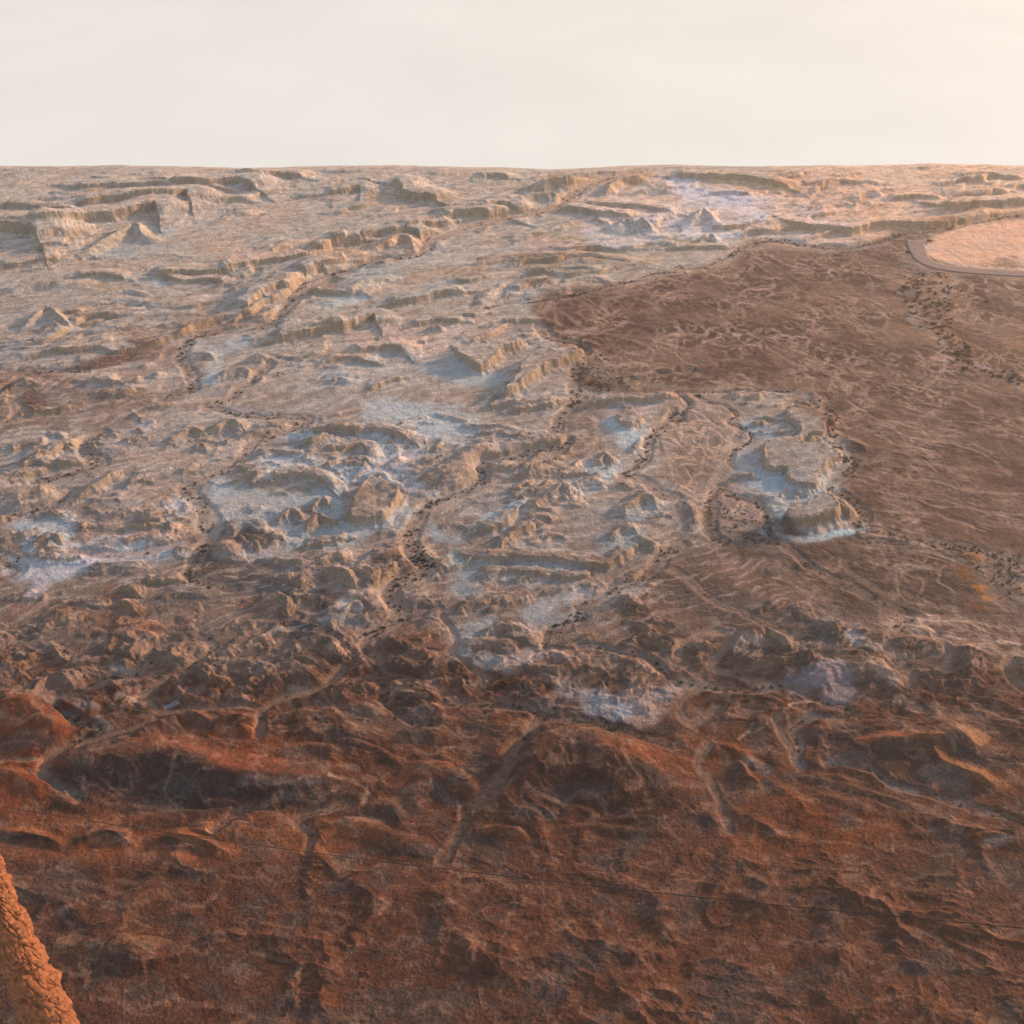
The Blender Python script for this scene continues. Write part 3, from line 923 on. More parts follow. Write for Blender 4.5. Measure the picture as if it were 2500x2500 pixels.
# raised plateaus that the photograph shows as flat pale tops
MESAS = '''
B3 5 620,100 700,90 790,110 870,150 820,175 828,232 740,240 690,285 830,300 930,335 855,400 795,455 780,520 640,498 605,432 505,420 500,290 670,250 690,200 625,150
B3 9 700,630 745,615 820,560 870,580 912,625 885,662 830,690 760,705 680,712 610,702 615,665 650,640
B2 7 210,498 290,474 332,508 402,556 372,600 345,640 308,682 250,702 130,706 118,650 155,570
A2 7 708,1012 800,1000 802,962 900,985 1000,960 1085,966 1030,990 962,1012 930,1060 850,1108 800,1088 742,1058
A2 8 990,1238 1070,1200 1160,1140 1200,1102 1300,1070 1440,1000 1300,1000 1180,1020 1080,1080 1060,1150
B2 4 1612,125 1690,98 1735,148 1690,185 1620,170
'''
for (tile, h), pts in parse(MESAS, 2):
    h = float(h); S = smooth_line(src(tile, pts), 3, True)
    wxs, wys = ray_plane(S[:, 0], S[:, 1], h)
    bu, bv = see(wxs, wys, 0.0)
    w = window(bu.min() - 40, bu.max() + 40, bv.min() - 40, bv.max() + 40)
    px = X[w] + e1[w] * 2.2; py = Y[w] + e2[w] * 2.2
    P = np.column_stack([wxs, wys]); ins = inside(px, py, P)
    d, _, _ = line_dist(px, py, np.vstack([P, P[:1]]))
    d = np.where(ins, d, -d) + e3[w] * .5
    prof = .66 * sm(-h * .22, h * .05, d) + .34 * np.clip(1 + d / (h * .9), 0, 1) ** 1.4
    top = h + .6 * e1[w] * sm(0, 6, d) - .02 * np.clip(d, 0, 30)
    hh = np.where(prof > 0, top * prof, 0)
    blend = sm(-h * .9, 0, d)
    H[w] = np.maximum(H[w] * (1 - blend) , 0) + 0 * blend + np.where(blend > 0, np.maximum(hh, H[w] * blend * .0), 0)

# gullies cut down the slopes
def grad(h):
    hu = np.gradient(h, axis=1) / np.gradient(X, axis=1)
    dv = np.gradient(YA)[:, None].astype(F32)
    hv = (np.gradient(h, axis=0) - hu * np.gradient(X, axis=0)) / dv
    return hu, hv
def gully(h, lam, amp, s):
    gx, gy = grad(blur(h, 2)); m = np.sqrt(gx * gx + gy * gy) + 1e-5
    dx, dy = -gy / m, gx / m
    px, py = X / lam, Y / lam
    ix = np.floor(px); iy = np.floor(py); fx = px - ix; fy = py - iy
    ix = ix.astype(np.int64); iy = iy.astype(np.int64)
    acc = 0; ws = 0
    for a in (-1, 0, 1):
        for b in (-1, 0, 1):
            k = _h(ix + a, iy + b, s)
            qx = a + .5 + .4 * _gx[k] - fx; qy = b + .5 + .4 * _gy[k] - fy
            w = np.exp(-(qx * qx + qy * qy) * 2.2)
            acc = acc + w * np.cos((qx * dx + qy * dy) * F32(2 * math.pi)); ws = ws + w
    g = acc / ws
    return (h + g * amp * sm(.08, .55, m)).astype(F32)
rel = (1 - flat * .97) * (.36 + .24 * mid + .4 * low * (1 - bot) - .1 * bot)
H0 = H.copy()
stl = H + .5 * fbm(X / 22, Y / 14, 3, 321)
H = H + (terrace(stl, 1.25, .17) - stl) * .55 * (1 - flat) * (1 - bot)
H = H.astype(F32)
for lam, amp in ((24, 1.3), (12, .9), (6, .5), (3.2, .24)):
    Hn = gully(H, lam, amp, 301)
    H = H + (Hn - H) * rel

# dry washes
WL = []; washm = np.zeros_like(X); thr = np.zeros_like(X); gravel = np.zeros_like(X)
def mapline(tile, pts, z=0.0, n=4):
    S = smooth_line(src(tile, pts), n)
    return S, np.column_stack(ray_plane(S[:, 0], S[:, 1], z))
for (tile, wd, dp, tone, dens), pts in parse(WASHES, 5):
    wd = float(wd) * (.65 if tile[0] != 'C' else .36); dp = float(dp); tone = float(tone)
    S, line = mapline(tile, pts)
    slant = CAMH / math.sin(DEP + math.atan((S[:, 1].mean() - 1250) / FPX))
    pad = (wd * 2.4 + 14) * FPX / slant
    w = window(S[:, 0].min() - pad, S[:, 0].max() + pad, S[:, 1].min() - pad, S[:, 1].max() + pad)
    d, _, pos = line_dist(X[w] + e1[w] * 2.5, Y[w] + e2[w] * 2.5, line)
    hw = wd * .5 * (1 + .35 * perlin(X[w] / 19, Y[w] / 19, 7))
    k = 1 - sm(hw, hw * 1.5 + 2.0, d)          # bed and bank
    k2 = 1 - sm(hw, hw + 9, d)                # valley side eases down
    Hw = H[w]
    Hw = Hw * (1 - .4 * k2)
    H[w] = Hw * (1 - k) + (-.9 * min(dp, 2.0) * .6) * k
    washm[w] = np.maximum(washm[w], k * (1 if tone == 1 else .55 if tone == 0 else .6))
    thr[w] = np.maximum(thr[w], (1 - sm(hw * .25, hw * .6 + .4, d)) * (1.0 if tone != 1 else .35))
    if tone == 2: gravel[w] = np.maximum(gravel[w], k)
    WL.append((line, wd, float(dens), S))
# tracks and shallow channels
veinm = np.zeros_like(X); trackm = np.zeros_like(X)
for txt, arr, depth in ((VEINS, veinm, .25), (TRACKS, trackm, .1)):
    for (tile, wd), pts in parse(txt, 2):
        wd = float(wd); S, line = mapline(tile, pts, .3)
        pad = (wd + 6) * 3.5
        w = window(S[:, 0].min() - pad, S[:, 0].max() + pad, S[:, 1].min() - pad, S[:, 1].max() + pad)
        jj = 3.6 if arr is veinm else .5; wd *= (.55 if arr is veinm else .8)
        d, _, pos = line_dist(X[w] + e1[w] * jj, Y[w] + e2[w] * jj, line)
        hw = wd * .5 * (1 + .5 * e3[w])
        k = (1 - sm(hw * .6, hw * 1.3 + .6, d)) * sm(0, .06, pos) ** .5
        arr[w] = np.maximum(arr[w], k * (.35 + .65 * sm(-.3, .1, e3[w] * .6 + e2[w])) * ((.55 + .45 * sm(-.4, .4, N1[w])) if arr is veinm else 1))
        H[w] -= depth * k
# a braided net of little channels over the whole fan
xf, yf = rot(X, Y, -24)
def net(sx, sy, s, th, wj=14):
    a = fbm((xf + wj * N1) / sx, (yf + wj * N2 * .5) / sy, 3, s, .38)
    ga, gb = grad(a)
    return 1 - sm(th * .35, th, np.abs(a) / (np.sqrt(ga * ga + gb * gb) + 1e-4))
netm = np.maximum(np.maximum(net(80, 26, 401, 2.4), .9 * net(36, 13, 411, 1.7)), np.maximum(.75 * net(17, 7, 421, 1.1), .45 * net(9, 4, 461, .7)))
def net2(sx, s, th):
    a = fbm((X + 6 * e1 + 10 * N1) / sx, (Y + 6 * e2 + 10 * N2) / (sx * 1.05), 2, s, .4); ga, gb = grad(a)
    return 1 - sm(th * .35, th, np.abs(a) / (np.sqrt(ga * ga + gb * gb) + 1e-4))
web = np.maximum(np.maximum(net2(46, 901, 2.6), .85 * net2(24, 911, 2.0)), .7 * net2(11, 921, 1.5))
webw = np.maximum(1 - .6 * sm(900, 1050, V), (1 - sm(1860, 1960, U)) * (1 - sm(1240, 1300, V)))
netm = netm * (1 - webw) + web * webw
netm = netm * (.25 + .75 * sm(-.3, .25, fbm(X / 40, Y / 40, 3, 431)))
H -= .22 * netm * flat
# small roughness everywhere
H = H + (.22 * fbm(X / 5, Y / 5, 4, 501, .6) + .5 * fbm(xr / 16, yr / 6, 3, 511)) * (.35 + .65 * (1 - flat)) * (1 - .8 * washm)
stony = sm(1500, 1900, V)
H = H + stony * .38 * np.clip(fbm(X / 1.6, Y / 1.6, 3, 521, .7) - .05, 0, 1) * (1 - washm)
# shore and outer rim go down
shore = ray_plane(1250, 404)[1] + 14 * fbm(X / 160, Y * 0 + 3.3, 4, 601)
H = H * sm(0, 30, shore - Y)
edge = np.minimum(sm(-1150, -900, U), 1 - sm(3400, 3650, U))
H = (H * edge - 4 * (1 - sm(-14, 10, shore - Y)) - 4 * (1 - edge)).astype(F32)
print('relief', round(time.time() - T0, 1), X.shape, float(H.max()))

# ------------------------------------------------------------------ ground colour per vertex, with painted slope sun and shade
FU, FV = see(X, Y, H); FU = FU.astype(F32); FV = FV.astype(F32)
n3 = fbm(X / 9, Y / 9, 4, 611); n4 = fbm(X / 9, Y / 9, 4, 621)
wu, wv = (N1 * 1.0 + n3 * .6), (N2 * 1.0 + n4 * .6)
vk = [380, 430, 700, 950, 1200, 1330, 1450, 1600, 1750, 1900, 2080, 3200]
ck = [(184, 165, 150), (179, 162, 149), (164, 149, 138), (155, 141, 133), (146, 132, 124), (132, 116, 108), (126, 108, 99), (112, 88, 77), (98, 64, 50), (92, 58, 43), (92, 58, 42), (88, 56, 42)]
C = np.zeros(X.shape + (3,), F32)
ckl = np.array([lin(c) for c in ck])
edge_n = fbm(X / 90, Y / 70, 4, 951) * 200
vw = np.clip(FV + wv * 60 + edge_n, 380, 3200)
for k in range(3): C[..., k] = np.interp(vw, vk, ckl[:, k])
def blend(w, m, col):
    c = lin(col).astype(F32)
    m = m[..., None].astype(F32)
    C[w] = C[w] * (1 - m) + c * m
gx, gy = grad(H); slope = np.sqrt(gx * gx + gy * gy)
Hb = blur(H, 14, 12); hrel = (H - Hb)
dark = sm(1400, 1740, FV + wv * 70 + edge_n)
NW = (wu, wv); CH = np.zeros_like(X)
EN = (.5 * fbm(xr / 14, yr / 4, 5, 801, .6) + .6 * n4).astype(F32)
def col_is_blue(c):
    q = [float(t) for t in c.split(',')]; return q[2] > q[0] - 2
for (tile, soft, st, col), pts in parse(ZONES, 4):
    soft = float(soft); w, m = polymask(src(tile, pts), soft, NW, FU, FV)
    if m is None: continue
    m = .45 * m + .55 * sm(.2, .8, m + .55 * EN[w] * (m > .01) * (m < .99))
    blend(w, m * float(st), [float(q) for q in col.split(',')])
for (tile, wd, st, col), pts in parse(STROKES, 4):
    wd = float(wd) * K * (1.3 if col_is_blue(col) else 1); S = smooth_line(src(tile, pts), 3)
    w = window(S[:, 0].min() - wd * 1.6, S[:, 0].max() + wd * 1.6, S[:, 1].min() - wd * 1.4, S[:, 1].max() + wd * 1.4 + 70)
    uu = FU[w] + wu[w] * F32(wd * 1.3); vv = (FV[w] + wv[w] * F32(wd * .75)) * F32(1.25)
    d, _, pos = line_dist(uu, vv, S * [1, 1.25])
    m = 1 - sm(wd * .1, wd * 1.15, d)
    m = (.35 * m + .65 * sm(.1, .8, m + .6 * EN[w] * (m > .01))) if not col_is_blue(col) else sm(0, .95, m + .35 * EN[w] * (m > .01)) * (.4 + .6 * (1 - sm(-.2, 1.8, hrel[w])))
    if col_is_blue(col): CH[w] = np.maximum(CH[w], m); c0 = [float(q) for q in col.split(',')]; g = sum(c0) / 3; col = ','.join(str(g + (q - g) * .5 + e) for q, e in zip(c0, (4, 4, 1)))
    blend(w, m * float(st), [float(q) for q in col.split(',')])
# strata and weathering: long thin streaks, pale worn edges, tan cliff faces
st1 = fbm((xr + 26 * N1) / 20, (yr + 16 * N2) / 4.0, 5, 701, .62); st2 = fbm(X / 30, Y / 16, 4, 711); st3 = fbm((xf + 20 * N1) / 20, (yf + 14 * N2) / 4.2, 5, 721, .62)
streak = st1 * (1 - flat) * (1 - dark) + st3 * np.maximum(flat * (1 - .6 * webw), dark * .6)
br = 1 + .42 * streak + .26 * st2 + .24 * n3
warm = fbm(X / 38, Y / 24, 4, 731)
br = 1 + (br - 1) * (1 - .6 * CH)
C *= np.clip(br, .45, 1.8)[..., None]
C *= (1 + warm[..., None] * np.array([.16, 0, -.16], F32))
w_all = (slice(None), slice(None))
cliff = sm(.55, 1.2, slope) * (1 - dark) * (1 - flat)
blend(w_all, cliff * .62, (152, 126, 99))
cap = sm(.2, 2.2, hrel) * (1 - cliff) * mid * (1 - flat)
blend(w_all, cap * .38, (136, 106, 90))
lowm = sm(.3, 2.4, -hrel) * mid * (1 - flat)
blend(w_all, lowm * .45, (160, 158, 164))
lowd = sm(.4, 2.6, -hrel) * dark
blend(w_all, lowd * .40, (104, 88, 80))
gp = fbm((X + 20 * N1) / 34, (Y + 20 * N2) / 20, 5, 821, .6)
blend(w_all, sm(.02, .26, gp) * dark * .55, (84, 74, 70))
blend(w_all, sm(.0, .24, -gp + .3 * n3) * dark * (1 - sm(1650, 1850, FV)) * .55, (146, 126, 116))
gq = fbm((X + 12 * N2) / 15, (Y + 12 * N1) / 8, 5, 831, .62)
blend(w_all, sm(.12, .34, gq) * dark * .35, (150, 116, 96))
blend(w_all, sm(.08, .3, -gq) * dark * .4, (60, 48, 44))
# pale channels
_, pf = polymask([(2262, 588), (2330, 560), (2420, 540), (3700, 470), (3700, 690), (2500, 668), (2400, 655), (2300, 640), (2262, 615)], 8, NW, FU, FV)
w_pf = _; brown = flat.copy(); brown[w_pf] *= 1 - pf
_, pf = polymask(src('S', [(1655, 965), (1760, 965), (1830, 1010), (1810, 1070), (1800, 1150), (1880, 1250), (1780, 1260), (1700, 1230), (1650, 1180), (1610, 1100), (1610, 1020)]), 14, NW, FU, FV)
brown[_] *= 1 - .75 * pf
pv = fbm((xf + 12 * N1) / 40, (yf + 12 * N2) / 13, 5, 811, .55) * (1 - webw) + fbm((xf + 16 * N1) / 44, (yf + 16 * N2) / 30, 5, 815, .55) * webw
blend(w_all, sm(-.02, .10, pv) * brown * .6, (88, 64, 56))
blend(w_all, sm(.08, .26, -pv) * brown * .38, (158, 124, 104))
ust = (1 - flat) * (1 - dark) * (1 - cliff) * (1 - .7 * CH)
blend(w_all, sm(.05, .30, st1) * ust * .28, (206, 182, 166))
blend(w_all, sm(.05, .30, -st1) * ust * .26, (132, 106, 92))
blend(w_all, netm * flat * (.45 + .55 * sm(-.15, .2, st3 + .5 * n3)) * .9, (206, 172, 150))
blend(w_all, veinm * .72, (182, 148, 126))
blend(w_all, trackm * .6, (172, 146, 130))
netd = np.maximum(net(54, 30, 441, 1.4), .7 * net(24, 14, 451, .9)) * (.35 + .65 * sm(1480, 1900, FV)) * dark
blend(w_all, netd * (.6 - .3 * sm(1750, 1900, FV)) * sm(-.3, .2, n4), (158, 122, 100))
wcol = np.zeros_like(C)
wk = [lin(c) for c in ((176, 146, 128), (158, 134, 120), (156, 128, 112), (140, 108, 92))]
for k in range(3): wcol[..., k] = np.interp(FV, [420, 900, 1500, 2000], [q[k] for q in wk])
mm = (washm * .78 * (.75 + .5 * n3))[..., None]
C = C * (1 - mm) + wcol * (1 + .4 * n4[..., None]) * mm
blend(w_all, thr * .55 * sm(-.5, .2, n4), (92, 76, 68))
blend(w_all, gravel * .55 * sm(-.2, .3, n3), (112, 112, 112))
# stones
sp = fbm(X / 1.3, Y / 1.3, 2, 741, .7)
C *= (1 + (.16 + .34 * stony)[..., None] * sp[..., None])
C *= 1 + ((1 - dark) * (1 - .5 * flat))[..., None] * np.array([-.01, .008, .008], F32)
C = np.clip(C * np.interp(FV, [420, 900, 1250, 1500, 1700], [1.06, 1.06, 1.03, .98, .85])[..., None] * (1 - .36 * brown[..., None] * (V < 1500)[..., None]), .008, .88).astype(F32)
print('colour', round(time.time() - T0, 1))

# ------------------------------------------------------------------ scene helpers
scene = bpy.context.scene
col = bpy.data.collections.new('place'); scene.collection.children.link(col)
def tag(o, label=None, cat=None, group=None, kind=None):
    if label: o['label'] = label
    if cat: o['category'] = cat
    if group: o['group'] = group
    if kind: o['kind'] = kind
def mesh_obj(name, verts, faces, mat=None, parent=None, smooth=False):
    me = bpy.data.meshes.new(name); me.from_pydata([tuple(v) for v in verts], [], faces); me.update()
    if smooth: me.polygons.foreach_set('use_smooth', [True] * len(me.polygons))
    if mat: me.materials.append(mat)
    o = bpy.data.objects.new(name, me); col.objects.link(o)
    if parent: o.parent = parent
    return o
def material(name, rgb, rough=.95, noise=None, spec=.2):
    m = bpy.data.materials.new(name); m.use_nodes = True; nt = m.node_tree
    b = nt.nodes['Principled BSDF']; b.inputs['Roughness'].default_value = rough
    b.inputs['Specular IOR Level'].default_value = spec
    b.inputs['Base Color'].default_value = (*rgb, 1)
    if noise:
        sc, amt = noise
        tc = nt.nodes.new('ShaderNodeTexCoord'); n = nt.nodes.new('ShaderNodeTexNoise'); n.inputs['Scale'].default_value = sc
        n.inputs['Detail'].default_value = 6
        mr = nt.nodes.new('ShaderNodeMapRange'); mr.inputs[3].default_value = 1 - amt; mr.inputs[4].default_value = 1 + amt
        mr.inputs[1].default_value = .25; mr.inputs[2].default_value = .75
        vm = nt.nodes.new('ShaderNodeVectorMath'); vm.operation = 'SCALE'; vm.inputs[0].default_value = rgb
        nt.links.new(tc.outputs['Object'], n.inputs['Vector']); nt.links.new(n.outputs['Fac'], mr.inputs[0])
        nt.links.new(mr.outputs[0], vm.inputs['Scale']); nt.links.new(vm.outputs[0], b.inputs['Base Color'])
    return m

# ------------------------------------------------------------------ ground object
def grid_faces(nv, nu):
    i = np.arange(nv * nu, dtype=np.int32).reshape(nv, nu)
    return np.stack([i[:-1, :-1], i[1:, :-1], i[1:, 1:], i[:-1, 1:]], -1).reshape(-1, 4)
gm = bpy.data.materials.new('desert_ground'); gm.use_nodes = True
nt = gm.node_tree; b = nt.nodes['Principled BSDF']
b.inputs['Roughness'].default_value = .95; b.inputs['Specular IOR Level'].default_value = .12
at = nt.nodes.new('ShaderNodeAttribute'); at.attribute_name = 'soil_light'
tc = nt.nodes.new('ShaderNodeTexCoord')
def noise_node(scale, detail, rough=.6):
    n = nt.nodes.new('ShaderNodeTexNoise'); n.inputs['Scale'].default_value = scale; n.inputs['Detail'].default_value = detail
    n.inputs['Roughness'].default_value = rough
    nt.links.new(tc.outputs['Object'], n.inputs['Vector']); return n
na = noise_node(.9, 4); nb = noise_node(.16, 5)
mr = nt.nodes.new('ShaderNodeMapRange'); mr.inputs[1].default_value = .3; mr.inputs[2].default_value = .7
mr.inputs[3].default_value = .74; mr.inputs[4].default_value = 1.26
mr2 = nt.nodes.new('ShaderNodeMapRange'); mr2.inputs[1].default_value = .3; mr2.inputs[2].default_value = .7
mr2.inputs[3].default_value = .86; mr2.inputs[4].default_value = 1.14
nt.links.new(na.outputs['Fac'], mr.inputs[0]); nt.links.new(nb.outputs['Fac'], mr2.inputs[0])
mu = nt.nodes.new('ShaderNodeMath'); mu.operation = 'MULTIPLY'
nc = noise_node(2.6, 3); mr3 = nt.nodes.new('ShaderNodeMapRange'); mr3.inputs[1].default_value = .3; mr3.inputs[2].default_value = .7
mr3.inputs[3].default_value = .72; mr3.inputs[4].default_value = 1.28; nt.links.new(nc.outputs['Fac'], mr3.inputs[0])
m3 = nt.nodes.new('ShaderNodeMath'); m3.operation = 'MULTIPLY'; nt.links.new(mr2.outputs[0], m3.inputs[0]); nt.links.new(mr3.outputs[0], m3.inputs[1])
nt.links.new(mr.outputs[0], mu.inputs[0]); nt.links.new(m3.outputs[0], mu.inputs[1])
vm = nt.nodes.new('ShaderNodeVectorMath'); vm.operation = 'SCALE'
nt.links.new(at.outputs['Color'], vm.inputs[0]); nt.links.new(mu.outputs[0], vm.inputs['Scale'])
nt.links.new(vm.outputs[0], b.inputs['Base Color'])
bp = nt.nodes.new('ShaderNodeBump'); bp.inputs['Strength'].default_value = .5; bp.inputs['Distance'].default_value = .6
nt.links.new(na.outputs['Fac'], bp.inputs['Height'])
bp2 = nt.nodes.new('ShaderNodeBump'); bp2.inputs['Strength'].default_value = .6; bp2.inputs['Distance'].default_value = 2.2
nt.links.new(nb.outputs['Fac'], bp2.inputs['Height']); nt.links.new(bp2.outputs['Normal'], bp.inputs['Normal'])
nt.links.new(bp.outputs['Normal'], b.inputs['Normal'])

co = np.stack([X, Y, H], -1).reshape(-1, 3).astype(F32)
fc = grid_faces(NV, NU)
me = bpy.data.meshes.new('ground'); me.vertices.add(len(co)); me.vertices.foreach_set('co', co.ravel())
me.loops.add(fc.size); me.loops.foreach_set('vertex_index', fc.ravel())
me.polygons.add(len(fc)); me.polygons.foreach_set('loop_start', np.arange(0, fc.size, 4, dtype=np.int32))
me.update(calc_edges=True)
me.polygons.foreach_set('use_smooth', np.ones(len(fc), bool))
ca = me.color_attributes.new('soil_light', 'FLOAT_COLOR', 'POINT')  # soil colour plus the sun and shade painted on the hills
ca.data.foreach_set('color', np.concatenate([C.reshape(-1, 3), np.ones((C.size // 3, 1), F32)], 1).ravel())
me.materials.append(gm)
ground = bpy.data.objects.new('ground', me); col.objects.link(ground); tag(ground, kind='structure')

def height_at(x, y):
    x = np.atleast_1d(x); y = np.atleast_1d(y)
    d = y * CD + CAMH * SD
    u = 1250 + FPX * x / d; v = 1250 - FPX * (y * SD - CAMH * CD) / d
    i = np.clip(np.searchsorted(UA, u) - 1, 0, NU - 2); j = np.clip(np.searchsorted(VA, v) - 1, 0, NV - 2)
    a = np.clip((u - UA[i]) / (UA[i + 1] - UA[i]), 0, 1); c = np.clip((v - VA[j]) / (VA[j + 1] - VA[j]), 0, 1)
    return (H[j, i] * (1 - a) + H[j, i + 1] * a) * (1 - c) + (H[j + 1, i] * (1 - a) + H[j + 1, i + 1] * a) * c

# ------------------------------------------------------------------ salt flat beyond and all around, out to the horizon
sm_ = material('salt_crust', (.85, .88, .82), .9, (.004, .05))
R_ = 42000
salt = mesh_obj('salt_flat', [(-R_, -R_, -2.6), (R_, -R_, -2.6), (R_, R_, -2.6), (-R_, R_, -2.6)], [(0, 1, 2, 3)], sm_)
tag(salt, kind='structure')

# ------------------------------------------------------------------ gravel road in the far right corner
def strip(name, tile, pts, widths, mat, lift):
    S = smooth_line(src(tile, pts), 8); W = np.interp(np.linspace(0, 1, len(S)), np.linspace(0, 1, len(widths)), widths)
    P = np.column_stack(ray_plane(S[:, 0], S[:, 1], 0)); T = np.gradient(P, axis=0); T /= np.linalg.norm(T, axis=1)[:, None]
    nx, ny = -T[:, 1], T[:, 0]; vs = []; fs = []; n = 9
    for i in range(len(P)):
        for k in range(n):
            o = (k / (n - 1) - .5) * W[i]
            x, y = P[i, 0] + nx[i] * o, P[i, 1] + ny[i] * o
            vs.append((x, y, 0))
    arr = np.array(vs); z = height_at(arr[:, 0], arr[:, 1])
    z = z.reshape(-1, n); zz = z.max(1, keepdims=True) * np.ones((1, n)) * .5 + z * .5; zz = np.maximum(zz, z) + lift
    arr[:, 2] = zz.ravel()
    for i in range(len(P) - 1):
        for k in range(n - 1):
            a = i * n + k; fs.append((a, a + n, a + n + 1, a + 1))
    o = mesh_obj(name, arr, fs, mat, smooth=True)
    sol = o.modifiers.new('thick', 'SOLIDIFY'); sol.thickness = .3; sol.offset = -1
    return o
rm = material('packed_gravel', tuple(lin((150, 128, 118)) * .92), .95, (.25, .14))
road = strip('road', 'A3', [(1325, 425), (1335, 460), (1350, 500), (1385, 540), (1450, 568), (1560, 585), (1700, 597), (1932, 612), (2300, 640)], [15, 15, 14, 12, 11, 11, 11, 11], rm, .35)
tag(road, kind='structure')
# ------------------------------------------------------------------ shrubs
def bush_mesh(name, seed, mat):
    r = random.Random(seed); vs = []; fs = []
    # twiggy stem cluster
    for k in range(7):
        a = r.random() * 6.283; l = r.uniform(.5, .9); tx, ty, tz = math.cos(a) * l * .6, math.sin(a) * l * .6, l * .8
        w = .03; b0 = len(vs)
        vs += [(-w, 0, -.15), (w, 0, -.15), (tx + w * .4, ty, tz), (tx - w * .4, ty, tz)]; fs.append((b0, b0 + 1, b0 + 2, b0 + 3))
        vs += [(0, -w, -.15), (0, w, -.15), (tx, ty + w * .4, tz), (tx, ty - w * .4, tz)]; fs.append((b0 + 4, b0 + 5, b0 + 6, b0 + 7))
    lobes = [(r.uniform(-.5, .5), r.uniform(-.5, .5), r.uniform(.3, .6), r.uniform(.35, .6)) for _ in range(5)]
    for k in range(150):
        lx, ly, lz, lr = r.choice(lobes)
        a = r.random() * 6.283; c = r.uniform(-.6, 1); s = math.sqrt(max(0, 1 - c * c)); q = lr * r.uniform(.55, 1.05)
        px, py, pz = lx + math.cos(a) * s * q, ly + math.sin(a) * s * q, max(.02, lz + c * q * .75)
        z = r.uniform(.07, .15); b0 = len(vs)
        for t in range(4):
            an = a + t * 1.57 + r.uniform(-.3, .3)
            vs.append((px + math.cos(an) * z, py + math.sin(an) * z * r.uniform(.4, 1), pz + r.uniform(-1, 1) * z))
        fs.append((b0, b0 + 1, b0 + 2, b0 + 3))
    me = bpy.data.meshes.new(name); me.from_pydata(vs, [], fs); me.update(); me.materials.append(mat)
    return me
M_dark = material('shrub_dark', (.058, .046, .037), .9, (3, .3))
M_olive = material('shrub_olive', (.075, .058, .036), .9, (3, .3))
M_rust = material('shrub_rust', (.20, .085, .040), .9, (3, .3))
kinds = [('dark', M_dark), ('olive', M_olive), ('rust', M_rust)]
BM = {k: [bush_mesh('shrub_' + k, 10 * i + j, m) for j in range(3)] for i, (k, m) in enumerate(kinds)}
spots = []     # x, y, size, kind, zone
def add_spot(x, y, s, kind, zone): spots.append((x, y, s, kind, zone))
for line, wd, dens, S in WL:
    seg = np.hypot(*np.diff(line, axis=0).T); tot = seg.sum()
    n = int(tot * dens * 1.1); cum = np.concatenate([[0], np.cumsum(seg)])
    for k in range(n):
        t = random.random() * tot; i = min(np.searchsorted(cum, t) - 1, len(seg) - 1); i = max(i, 0)
        f = (t - cum[i]) / seg[i]; p = line[i] * (1 - f) + line[i + 1] * f; dd = (line[i + 1] - line[i]) / seg[i]
        o = random.gauss(0, wd * .25)
        if random.random() < .3: o = random.choice((-1, 1)) * wd * .5 + random.gauss(0, 1)
        x, y = p[0] - dd[1] * o, p[1] + dd[0] * o
        if math.sin(x * .11 + 2 * math.sin(y * .07)) + math.sin(y * .17 + x * .05) < random.uniform(-2.6, .3): continue
        s = random.choice((.35, .4, .45, .5, .6, .75, .95, 1.3)) * random.uniform(.8, 1.15)
        add_spot(x, y, s, random.choice(('dark', 'dark', 'dark', 'olive')), 'wash')
# scattered field of shrubs on the gravel island between two washes (centre) and in the far right wash
def field(tile, poly, n, kset, smin, smax, zone):
    P = np.array(src(tile, poly)); x0, y0 = P.min(0); x1, y1 = P.max(0); c = 0
    while c < n:
        u, v = random.uniform(x0, x1), random.uniform(y0, y1)
        if not inside(np.array([u]), np.array([v]), P)[0]: continue
        x, y = ray_plane(u, v); add_spot(float(x), float(y), random.uniform(smin, smax), random.choice(kset), zone); c += 1
field('A2', [(1370, 1090), (1440, 1010), (1520, 1030), (1600, 1130), (1720, 1200), (1740, 1250), (1600, 1270), (1400, 1260), (1350, 1180)], 150, ('dark', 'dark', 'olive'), .6, 1.2, 'field')
field('A3', [(1270, 600), (1550, 600), (1560, 700), (1640, 690), (1520, 800), (1560, 900), (1480, 930), (1340, 910), (1290, 800), (1200, 720)], 120, ('rust', 'olive', 'rust', 'dark'), 1.1, 2.2, 'gravel')
field('A3', [(1440, 940), (1540, 940), (1640, 1030), (1640, 1110), (1540, 1110), (1470, 1040)], 60, ('rust', 'olive', 'dark', 'rust'), 1.0, 2.1, 'gravel')
field('A3', [(1640, 1110), (1850, 1140), (1932, 1190), (1932, 1240), (1840, 1220), (1680, 1160)], 36, ('rust', 'olive', 'dark'), 1.0, 2.0, 'gravel')
field('B3', [(760, 60), (900, 90), (900, 300), (1000, 420), (860, 400), (840, 200)], 60, ('dark', 'olive'), .9, 1.5, 'wash')
field('B2', [(480, 860), (560, 880), (600, 990), (540, 1010), (470, 960)], 34, ('dark', 'dark', 'olive'), .8, 1.5, 'wash')
field('B3', [(140, 640), (220, 600), (520, 760), (620, 880), (420, 860), (200, 740)], 60, ('dark', 'olive'), .7, 1.2, 'wash')
field('B3', [(1000, 760), (1932, 920), (1932, 1180), (1780, 1100), (1560, 900), (1000, 800)], 110, ('dark', 'olive'), .7, 1.2, 'wash')
field('C1', [(420, 560), (560, 580), (560, 680), (440, 660)], 20, ('dark', 'dark'), 1, 1.8, 'wash')
